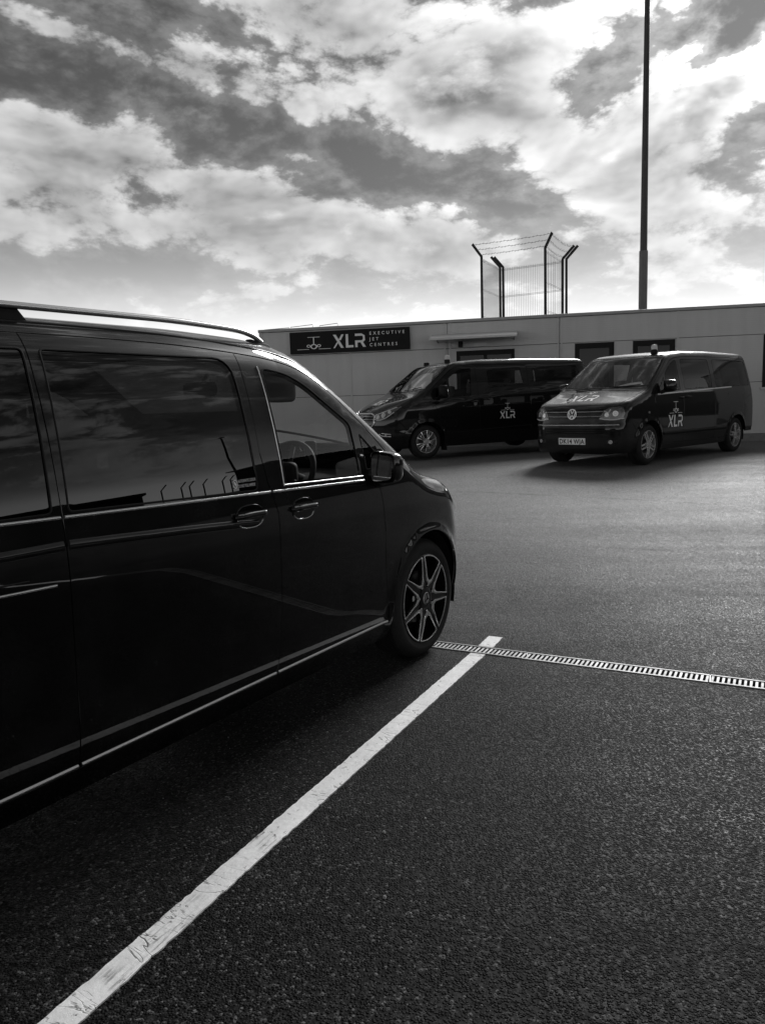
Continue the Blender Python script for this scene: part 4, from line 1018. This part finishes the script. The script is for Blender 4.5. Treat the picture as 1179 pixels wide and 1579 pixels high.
    # papers on the dashboard
    mb = MB(); mb.add([(-.16, .16, 1.31), (-.24, .20, 1.345), (-.30, .60, 1.40), (-.20, .70, 1.33), (-.17, .46, 1.385)], [(0, 1, 4), (1, 2, 4), (2, 3, 4), (3, 0, 4)]); mb.v += [(a, b, h - .003) for a, b, h in mb.v[:5]]; mb.f += [(5, 9, 6), (6, 9, 7), (7, 9, 8), (8, 9, 5)]
    o = mb.build('paper_sheet', 'paper'); Mw = Matrix.Translation((3.912, 13.694, .337)) @ Matrix.Rotation(R(222.3), 4, 'Z'); o.matrix_world = Mw
    tag(o, 'crumpled white papers lying on the dashboard behind a windscreen', 'paper')
    return V
badge_van()

def slant_van():
    PT = -.016
    root = empty('van', (.56, 16.472, .372), (0, 0, R(204.0))); root.rotation_mode = 'XYZ'; root.rotation_euler = (0, .012, R(204.0))
    tag(root, 'black van with slanted headlights and slatted chrome grille standing closest to the sign', 'van', 'black vans parked by the building')
    zb = lambda x: 1.05 + .095 * np.clip(.42 - x, 0, None) - .012 * np.clip(-1.5 - x, 0, None) ** 2
    cre = lambda x, z: -.020 / (1 + np.exp(-(z - zb(x)) / .010)) * np.clip((.5 - x) / .3, 0, 1)
    B = Body(sec=Curve([(.10, .87), (.25, .92), (.40, .955), (.52, .978), (.60, .970), (.8, .982), (1.0, .980), (1.2, .968), (1.5, .905), (1.8, .822), (1.98, .76)], .03, 0, 3),
             taper=Curve([(-4.4, .06), (-3.8, .01), (-2.5, 0), (-.1, 0), (.3, .012), (.6, .05), (.9, .12), (1.05, .18)], .12), crease=cre,
             top=Curve([(1.2, .66), (1.0, .97), (.90, 1.045), (.6, 1.150), (.25, 1.275), (.13, 1.325), (-.62, 1.895), (-.86, 1.952), (-1.4, 1.985), (-2.6, 1.990), (-4.0, 1.965), (-4.3, 1.93)], .06),
             front=Curve([(.1, .86), (.28, .95), (.45, 1.0), (.65, 1.02), (.85, 1.01), (1.0, .95), (1.2, .7)], .05, -1, 3),
             rear=Curve([(.2, -4.24), (.5, -4.32), (1.0, -4.31), (1.3, -4.28), (1.85, -4.18), (2, -4.15)], .05, -1, 3),
             bow=.045, crown=.03, cf=.42, nf=2.5, cr=.06, r_top=lambda x: .13 - .065 * np.clip((x + 1.05) / .25, 0, 1) + .045 * np.clip((x + .15) / .3, 0, 1), r_front=.16, r_rear=.12,
             wheels=(0.0, -3.3), wr=.340, arch=.40, flare=.022, px=-.1, tx=-3.4)
    V = Van(B, root, .05, 'paint_far')
    c = dict(rail=[(-.10, 1.335), (-.22, 1.44), (-.35, 1.545), (-.48, 1.645), (-.62, 1.745), (-.78, 1.815), (-1.05, 1.855), (-1.6, 1.868), (-3, 1.880), (-4.12, 1.855)],
             ws_bottom=(-.04, .855), ws_bb=.13, ws_top=(-.69, .735), ws_bt=.06,
             hood_side=[(-.055, .865), (.18, .84), (.42, .79), (.66, .70), (.80, .56)], hood_rb=.16, hood_fb=.14,
             fascia_seam=[(.78, 1.01), (.68, .90), (.55, .74), (.44, .62), (.34, .55)], door_front=[(-.135, 1.31), (-.135, 1.18), (-.20, 1.05), (-.31, .88), (-.41, .70), (-.445, .52), (-.45, .33)],
             seam_b=-1.24, seam_c=-2.52, sill=.33, low=.23, tail_seam=[(-4.12, 1.855), (-4.18, 1.5), (-4.22, 1.1), (-4.23, .75), (-4.18, .5), (-4.10, .40)], tailgate_low=.62,
             windows=[('front_door', [(-1.06, 1.235), (-1.14, 1.790), (-.88, 1.775), (-.73, 1.705), (-.58, 1.60), (-.575, 1.215)], .03, 'glass_clear'),
                      ('front_door', [(-.525, 1.555), (-.525, 1.21), (-.22, 1.19), (-.24, 1.33)], .03, 'glass_clear'),
                      ('sliding_door', [(-1.50, 1.37), (-1.52, 1.745), (-2.36, 1.785), (-2.40, 1.42)], .05, 'glass_mid'),
                      ('rear_quarter', [(-2.66, 1.44), (-2.68, 1.785), (-3.85, 1.80), (-3.95, 1.50)], .06, 'glass_mid')])
    build_shell(V, c)
    x = np.linspace(-.56, -2.5, 20); V.strip('side_moulding', B.side(np.stack([x, .50 + (-.56 - x) * .03], -1)), .022, .012, 'black_trim')
    for key, hx, hz in (('front_door', -1.12, 1.10), ('sliding_door', -1.40, 1.14)):
        P = B.side(smoothline([(hx - .09, hz), (hx, hz + .004), (hx + .09, hz)], 8)); N = B.normal(P)
        for sg, d in ((1, V.left), (-1, V.right)):
            Q = (P + N * np.interp(np.linspace(0, 1, len(P)), [0, .2, .8, 1], [0, .03, .03, 0])[:, None]) * (1, sg, 1); MB().tube(Q.tolist(), .014, 8).build('door_handle', 'paint_far', d[key], smooth=True)
    van_decals(V, V.left['sliding_door'], -1.73, .725, .150)
    bonnet_decal(V, .70, .165, .0)
    gr = fillet([(-.30, .60), (.30, .60), (.50, .74), (.47, .90), (.36, .945), (-.36, .945), (-.47, .90), (-.50, .74)], .04)
    G3 = B.nose(resample(gr, .03)); g = V.mid('grille', G3, 'P', 'gloss_black', gap=0, off=.004)
    V.strip('grille_frame', G3, .030, .016, 'chrome', g, sides='L', closed=True)
    for z, w in ((.665, .36), (.72, .44), (.775, .48), (.83, .47), (.885, .45)):
        y = np.linspace(-w, w, 20); P = B.nose(np.stack([y, np.full(20, z)], -1)); P += B.normal(P) * .010; MB().tube(P.tolist(), .010, 6).build('grille_slat', 'chrome', g, smooth=True)
    M = roundel(V, g, 0, .865, .09, .018); mb = MB(); mb.prism([(.095 * math.cos(a), .038 * math.sin(a)) for a in np.linspace(0, 2 * math.pi, 28, endpoint=False)], 0, .012, M); em = mb.build('emblem', 'chrome', g)
    mb = MB(); mb.prism([(.085 * math.cos(a), .031 * math.sin(a)) for a in np.linspace(0, 2 * math.pi, 28, endpoint=False)], .010, .0135, M); mb.build('emblem_field', 'mast_paint', em)
    v, f = text2d('Ford', .044, 1.0, 'CENTER'); link('emblem_letters', mesh_from('emblem_letters', [M @ Vector((a * 1.3 + b * .25, b - .013, .0145)) for a, b in v], f), 'white', em)
    headlamp(V, [(.47, .835), (.60, .800), (.76, .845), (.86, .96), (.90, 1.075), (.82, 1.05), (.68, .985), (.50, .925)], 'nose', [(.58, .87, .045), (.69, .905, .050), (.78, .965, .035)],
             trim=[[(.485, .84), (.60, .812), (.75, .855), (.85, .96)], [(.50, .915), (.68, .975), (.84, 1.05)], [(.49, .85), (.50, .91)]], dark='lamp_bowl')
    fl = [(.60, .50), (.82, .475), (.84, .53), (.64, .555)]; headlamp(V, fl, 'nose', [(.74, .512, .022)], name='fog_lamp', trim=[[(.62, .545), (.62, .515), (.72, .49), (.82, .485)], [(.66, .55), (.82, .525)]])
    lg = V.mid('lower_grille', B.nose(resample(fillet([(-.50, .34), (.50, .34), (.56, .50), (-.56, .50)], .03), .03)), 'P', 'black_trim', gap=0, off=.003)
    wiper(V, [(.06, .15), (.04, .42), (-.05, .70)], V.ws); wiper(V, [(.06, -.5), (.08, -.25), (.08, .02)], V.ws)
    for sg in (1, -1): wing_mirror(V, sg, (-.32, sg * 1.09, 1.33), (.065, .10, .135), 'black_trim', toe=.1)
    for x in B.wheels:
        for sg in (1, -1): add_wheel(V, x, .94, sg, .340, .225, 'ten', turn=.1)
    MB().box(-.47, -.455, .70, .93, .14, .36).build('mud_flap', 'rubber', root)
    beacon(V, -.86, .34); beacon(V, -.86, -.60, False)
    cabin(V, -.02, 1.27, -.42, (-2.0, -3.0))
    return V
slant_van()

# ------------------------------------------------------------------ the building
KB = 1.10
BP = Vector((8.344 * KB, 16.767 * KB, 0)); BANG = R(-11.99); GZ = .36
BM = Matrix.Translation(BP) @ Matrix.Rotation(BANG, 4, 'Z')
def bz(z): return CAM_H + KB * (z - CAM_H)
def make_building():
    root = empty('office_building', (BP.x, BP.y, GZ), (0, 0, BANG))
    tag(root, 'long low flat roofed grey clad office with dark door and windows', 'building')
    U0, U1, DEP = -12.58, 5.2, 6.5; top = bz(3.373) - GZ; b = GZ
    z1, z2 = bz(1.72) - b, bz(2.725) - b
    MB().box(U0 + .03, U1 - .03, .05, DEP, -.15, top - .03).build('core_wall', 'backing', root)
    MB().box(U0 - .04, U1 + .04, -.035, DEP + .04, top - .075, top).build('roof_edge', 'roof_trim', root, bevel=.01)
    MB().box(U0 - .03, U1 + .03, -.03, DEP + .02, -.20, .16).build('plinth', 'plinth', root)
    seams = [U0, -10.11, -7.55, -4.77, -2.0, .75, 3.2, U1]
    # openings: u0, u1, z0, z1
    door = (-7.33, -5.87, .16, bz(2.655) - b); wins = [(-4.40, -3.47, 1.22, bz(2.705) - b), (-3.03, -2.06, 1.22, bz(2.705) - b), (-.09, 1.25, bz(1.60) - b, bz(2.72) - b)]
    op = [door] + wins; g = .006
    rows = [(.165, z1 - g), (z1 + g, z2 - g), (z2 + g, top - .085)]
    def panel(u0, u1, a0, a1):
        if u1 - u0 < .03 or a1 - a0 < .03: return
        MB().box(u0, u1, 0, .045, a0, a1).build('wall_panel', 'cladding', root, bevel=.004)
    for i in range(len(seams) - 1):
        for a0, a1 in rows:
            cells = [(seams[i] + g, seams[i + 1] - g, a0, a1)]
            for o0, o1, p0, p1 in op:
                nxt = []
                for u0, u1, q0, q1 in cells:
                    if o1 <= u0 or o0 >= u1 or p1 <= q0 or p0 >= q1: nxt.append((u0, u1, q0, q1)); continue
                    l, r_ = max(o0, u0), min(o1, u1)
                    if l > u0: nxt.append((u0, l, q0, q1))
                    if r_ < u1: nxt.append((r_, u1, q0, q1))
                    if p0 > q0: nxt.append((l, r_, q0, p0))
                    if p1 < q1: nxt.append((l, r_, p1, q1))
                cells = nxt
            for cc in cells: panel(*cc)
    for u in (-7.62, -7.48, -4.80, -4.72): MB().box(u - .018, u + .018, -.014, .01, .165, top - .08).build('cover_strip', 'cladding', root)
    for u in (-10.11, -2.0, .75): MB().box(u - .022, u + .022, -.010, .01, .165, top - .08).build('cover_strip', 'cladding', root)
    for u in (U0 + .03,): MB().box(u - .05, u + .03, -.02, .03, .165, top - .08).build('corner_trim', 'cladding', root)
    # windows: dark frame, glass, blind
    for u0, u1, a0, a1 in wins:
        fr = MB(); w = .11; fr.box(u0, u0 + w, -.012, .08, a0, a1).box(u1 - w, u1, -.012, .08, a0, a1).box(u0 + w, u1 - w, -.012, .08, a1 - .13, a1).box(u0 + w, u1 - w, -.012, .08, a0, a0 + w)
        o = fr.build('window', 'frame_dark', root); MB().box(u0 + w, u1 - w, .03, .036, a0 + w, a1 - .13).build('pane', 'glass_building', o)
        MB().box(u0 + w, u1 - w, .042, .046, a0 + w, a1 - .13).build('blind', 'blind', o)
        MB().box(u0 - .04, u1 + .04, -.05, .01, a0 - .045, a0).build('window_sill', 'light_box', o); MB().box(u0 - .02, u1 + .02, -.016, .004, a1, a1 + .02).build('window_trim', 'roof_trim', o)
    u0, u1, a0, a1 = door; fr = MB(); w = .09
    fr.box(u0, u0 + w, -.012, .08, a0, a1).box(u1 - w, u1, -.012, .08, a0, a1).box(u0 + w, u1 - w, -.012, .08, a1 - .12, a1).box((u0 + u1) / 2 - .04, (u0 + u1) / 2 + .04, -.005, .08, a0, a1 - .12); o = fr.build('door', 'frame_dark', root)
    for l, r_ in ((u0 + w, (u0 + u1) / 2 - .04), ((u0 + u1) / 2 + .04, u1 - w)): MB().box(l, r_, .03, .036, a0, a1 - .12).build('pane', 'glass_building', o)
    MB().tube([((u0 + u1) / 2 - .07, -.05, .9), ((u0 + u1) / 2 - .07, -.05, 1.4)], .015, 8).build('handle', 'galv', o)
    # canopy: thin curved sheet on brackets
    cz = bz(2.955) - b; cv = MB(); n = 10; V_, F_ = [], []; c0, c1 = -7.90, -5.78
    for i in range(n + 1):
        t = i / n; y = -.02 - .86 * t; z = cz + .10 - .17 * t ** 2.0
        for u in (c0, c1): V_ += [(u, y, z), (u, y, z - .022)]
    for i in range(n):
        a = i * 4; F_ += [(a, a + 2, a + 6, a + 4), (a + 1, a + 5, a + 7, a + 3), (a, a + 4, a + 5, a + 1), (a + 2, a + 3, a + 7, a + 6)]
    F_ += [(0, 1, 3, 2), (4 * n, 4 * n + 2, 4 * n + 3, 4 * n + 1)]
    cv.add(V_, F_); o = cv.build('canopy', 'canopy', root, smooth=True)
    for u in (c0 + .1, c1 - .1): MB().tube([(u, 0, cz - .10), (u, -.25, cz + .02), (u, -.70, cz - .06)], .014, 6).build('bracket', 'galv', o)
    MB().box(c0, c1, -.915, -.875, cz - .10, cz - .045).build('gutter', 'light_box', o, bevel=.008)
    MB().box(-6.87, -6.56, -.055, 0, bz(2.735) - b, bz(2.735) - b + .11).build('bulkhead_lamp', 'light_box', root, bevel=.012)
    MB().box(-7.27, -7.16, -.13, 0, bz(2.74) - b, bz(2.74) - b + .14).build('speaker_box', 'frame_dark', root, bevel=.01)
    # roof clutter near the sign: thin wire frames
    for u, w_, h in ((-12.2, .7, .05), (-11.5, .62, .10), (-10.75, .5, .10)):
        MB().tube([(u - w_ / 2, .3, top), (u - w_ / 2, .3, top + h * .6), (u + w_ / 2, .3, top + h), (u + w_ / 2, .3, top)], .008, 5).build('roof_bracket', 'steel_dark', root)
make_building()

def make_sign():
    u0, u1, z0, z1 = -11.72, -8.51, bz(2.752), bz(3.262)
    root = empty('wall_sign'); root.matrix_world = BM
    tag(root, 'black sign with silver letters XLR and a small aeroplane fixed high on the grey wall', 'sign')
    MB().box(u0, u1, -.10, -.016, z0, z1).build('sign_board', 'sign_black', root, bevel=.006)
    h = (z1 - z0); s = h * .60; y = -.106
    def M(u, z): return Matrix(((1, 0, 0, u), (0, 0, -1, y), (0, 1, 0, z), (0, 0, 0, 1)))
    mb = MB(); Ml = M(u0 + 1.19, z0 + h * .19) @ Matrix.Diagonal((s, s * 1.02, 1, 1))
    for p in logo_polys(): mb.prism([(a * 1.03, b) for a, b in p], -.004, .012, Ml)
    mb.build('sign_letters', 'sign_letter', root)
    mb = MB(); Mp = M(u0 + .66, z0 + h * .18) @ Matrix.Diagonal((s * 1.35, s * .98, 1, 1))
    for p in plane_polys(): mb.prism(p, -.004, .010, Mp)
    mb.build('sign_aeroplane', 'sign_letter', root)
    for i, t in enumerate(('EXECUTIVE', 'JET', 'CENTRES')):
        v, f = text2d(t, .112, 1.75, 'LEFT', .012); link('sign_text', mesh_from('sign_text', [(u0 + 2.16 + a * 1.02, y - .003, z0 + h * (.72 - .26 * i) + b) for a, b in v], f), 'sign_letter', root)
make_sign()

def at(px, py, depth):
    d = _F + _R2 * ((px - 589.5) / 1185.84) - _U2 * ((py - 789.5) / 1185.84); d *= depth / d.y; return Vector((0, 0, CAM_H)) + d
def make_roof_fence():
    """four cranked posts round a square on the roof, mesh on three sides, barbed wire above"""
    ztop = bz(3.373); root = empty('roof_fence'); root.matrix_world = BM; Bi = BM.inverted()
    tag(root, 'cage of dark cranked steel posts with wire mesh standing on the flat roof', 'fence')
    def spot(px, py, D): p = Bi @ at(px, py, D); return p
    a = [spot(742, 397, 20.9), spot(770.5, 411, 22.6), spot(840, 384, 20.0), spot(867, 398, 21.6)]
    tips = [(-.235, 0, .33), (-.25, 0, .30), (.17, 0, .36), (.30, .0, .33)]
    zc = sum(p.z for p in a) / 4
    P = [Vector((p.x, p.y, 0)) for p in a]
    for k, (p, t) in enumerate(zip(P, tips)):
        for d in ((0, 0),) if k in (0, 2) else ((0, 0), (.10 if k == 3 else .085, .06)):
            q = p + Vector((d[0], d[1], 0)); r = .034
            M = Matrix.Translation((q.x, q.y, 0)); mb = MB()
            w = r
            # square hollow section, cranked
            pts = [Vector((q.x, q.y, ztop - .02)), Vector((q.x, q.y, zc + a[k].z * 0)), Vector((q.x + t[0], q.y + t[1], zc + t[2]))]
            V_ = []
            for i, c in enumerate(pts):
                ang = (0, .35 * (1 if t[0] < 0 else -1), .7 * (1 if t[0] < 0 else -1))[i]
                for sx, sy in ((-w, -w), (w, -w), (w, w), (-w, w)): V_.append((c.x + sx * math.cos(ang), c.y + sy, c.z + sx * math.sin(ang)))
            F_ = [(i * 4 + j, i * 4 + (j + 1) % 4, (i + 1) * 4 + (j + 1) % 4, (i + 1) * 4 + j) for i in range(2) for j in range(4)] + [(3, 2, 1, 0), (8, 9, 10, 11)]
            mb.add(V_, F_); mb.build('post', 'steel_dark', root)
        MB().box(P[k].x - .08, P[k].x + .08, P[k].y - .08, P[k].y + .08, ztop - .01, ztop + .012).build('foot_plate', 'steel_dark', root)
    def mesh_panel(p, q, gap=.052):
        L = (q - p).length; n = int(L / gap); mb = MB()
        for i in range(1, n): c = p + (q - p) * (i / n); mb.tube([(c.x, c.y, ztop + .06), (c.x, c.y, zc - .03)], .0034, 4)
        for z in (ztop + .14, (ztop + zc) / 2, zc - .10):
            mb.tube([(p.x, p.y, z), (q.x, q.y, z)], .0042, 4); mb.tube([(p.x, p.y, z + .03), (q.x, q.y, z + .03)], .0042, 4)
        mb.build('mesh_panel', 'wire', root)
    mesh_panel(P[0], P[1]); mesh_panel(P[1], P[3]); mesh_panel(P[2], P[3], .14)
    def barbed(i, j, k, sag):
        A = P[i] + Vector((tips[i][0] * k, 0, zc + tips[i][2] * k)); C = P[j] + Vector((tips[j][0] * k, 0, zc + tips[j][2] * k)); mb = MB(); n = 22; pts = []
        for m in range(n + 1): t = m / n; c = A.lerp(C, t); c.z -= sag * 4 * t * (1 - t) + .008 * math.sin(m * 2.1 + k * 5); pts.append(c)
        mb.tube(pts, .0042, 4)
        for c in pts[1:-1]: mb.tube([c + Vector((-.015, 0, -.022)), c + Vector((.015, 0, .022))], .0034, 4)
        mb.build('barbed_wire', 'wire', root)
    for k in (.15, .55, .95): barbed(0, 2, k, .015); barbed(2, 3, k, .06 + .03 * k)
make_roof_fence()

def make_mast():
    D = 27.0; p0 = at(990.3, 474, D); x, y = p0.x, p0.y; root = empty('lighting_mast', (x, y, GZ - .1)); tag(root, 'tall tapering dark mast rising behind the flat roofed office', 'mast')
    H = 19.0; n = 12; Z = np.linspace(0, H, n); MB().tube([(0, 0, z) for z in Z], [.148 - .0048 * z for z in Z], 16).build('pole', 'mast_paint', root, smooth=True)
    MB().tube([(0, 0, 0), (0, 0, 6.1)], .143, 16).build('lower_sleeve', 'mast_sleeve', root, smooth=True)
    MB().box(-.9, .9, -.06, .06, H - .1, H).build('crossbar', 'mast_paint', root)
    for u in (-.7, 0, .7): MB().box(u - .2, u + .2, -.35, .1, H, H + .22).build('floodlight', 'steel_dark', root, bevel=.02)
make_mast()

# ------------------------------------------------------------------ the far side of the car park, seen in the van's reflections
def make_surroundings():
    rt = empty('terminal_building', (27, 0, 0)); tag(rt, 'dark low terminal mirrored in the windows of the near van', 'building')
    MB().box(0, 9, -26, 6.0, -.2, 2.75).build('wall', 'far_dark', rt); MB().box(.6, 8, 6.0, 12.5, -.2, 2.15).build('added_wing', 'far_dark', rt); MB().box(-.15, 9.1, -26.2, 6.15, 2.75, 2.87).build('roof', 'steel_dark', rt)  # unseen low wing added to darken a pale gap in the van's reflection
    rt = empty('store_building', (24, 0, 0)); tag(rt, 'tall dark store block mirrored at the edge of the near van window', 'building')
    MB().box(0, 7, 10.7, 46.0, -.2, 3.9).build('wall', 'far_dark', rt); MB().box(-.4, 7, 10.3, 46.3, 3.9, 4.05).build('roof', 'steel_dark', rt)
    fe = empty('perimeter_fence', (31, 7.3, 0)); tag(fe, 'row of cranked fence posts mirrored in the near van window', 'fence')
    post = None
    for i in range(10):
        if post is None: post = MB().tube([(0, 0, 0), (0, 0, 3.0), (.02, .28, 3.4)], .035, 6).build('post', 'steel_dark', fe); o = post
        else: o = post.copy(); COL.objects.link(o); o.parent = fe
        o.location = (0, i * .62 + (.25 if i % 3 == 1 else 0), 0)
    for x, y, h, lab in ((36, 12.0, 8.6, 'slim lamp column mirrored near the sticker on the van window'), (15, .6, 7.0, 'tall lamp column mirrored in the rear window of the near van')):
        r = empty('lamp_column', (x, y, 0)); tag(r, lab, 'lamp post', 'lamp columns mirrored in the near van')
        MB().tube([(0, 0, 0), (0, 0, h)], [.11, .06], 10).build('pole', 'steel_dark', r, smooth=True); MB().box(-.7, .05, -.12, .12, h, h + .12).build('lamp_head', 'steel_dark', r, bevel=.03)
make_surroundings()
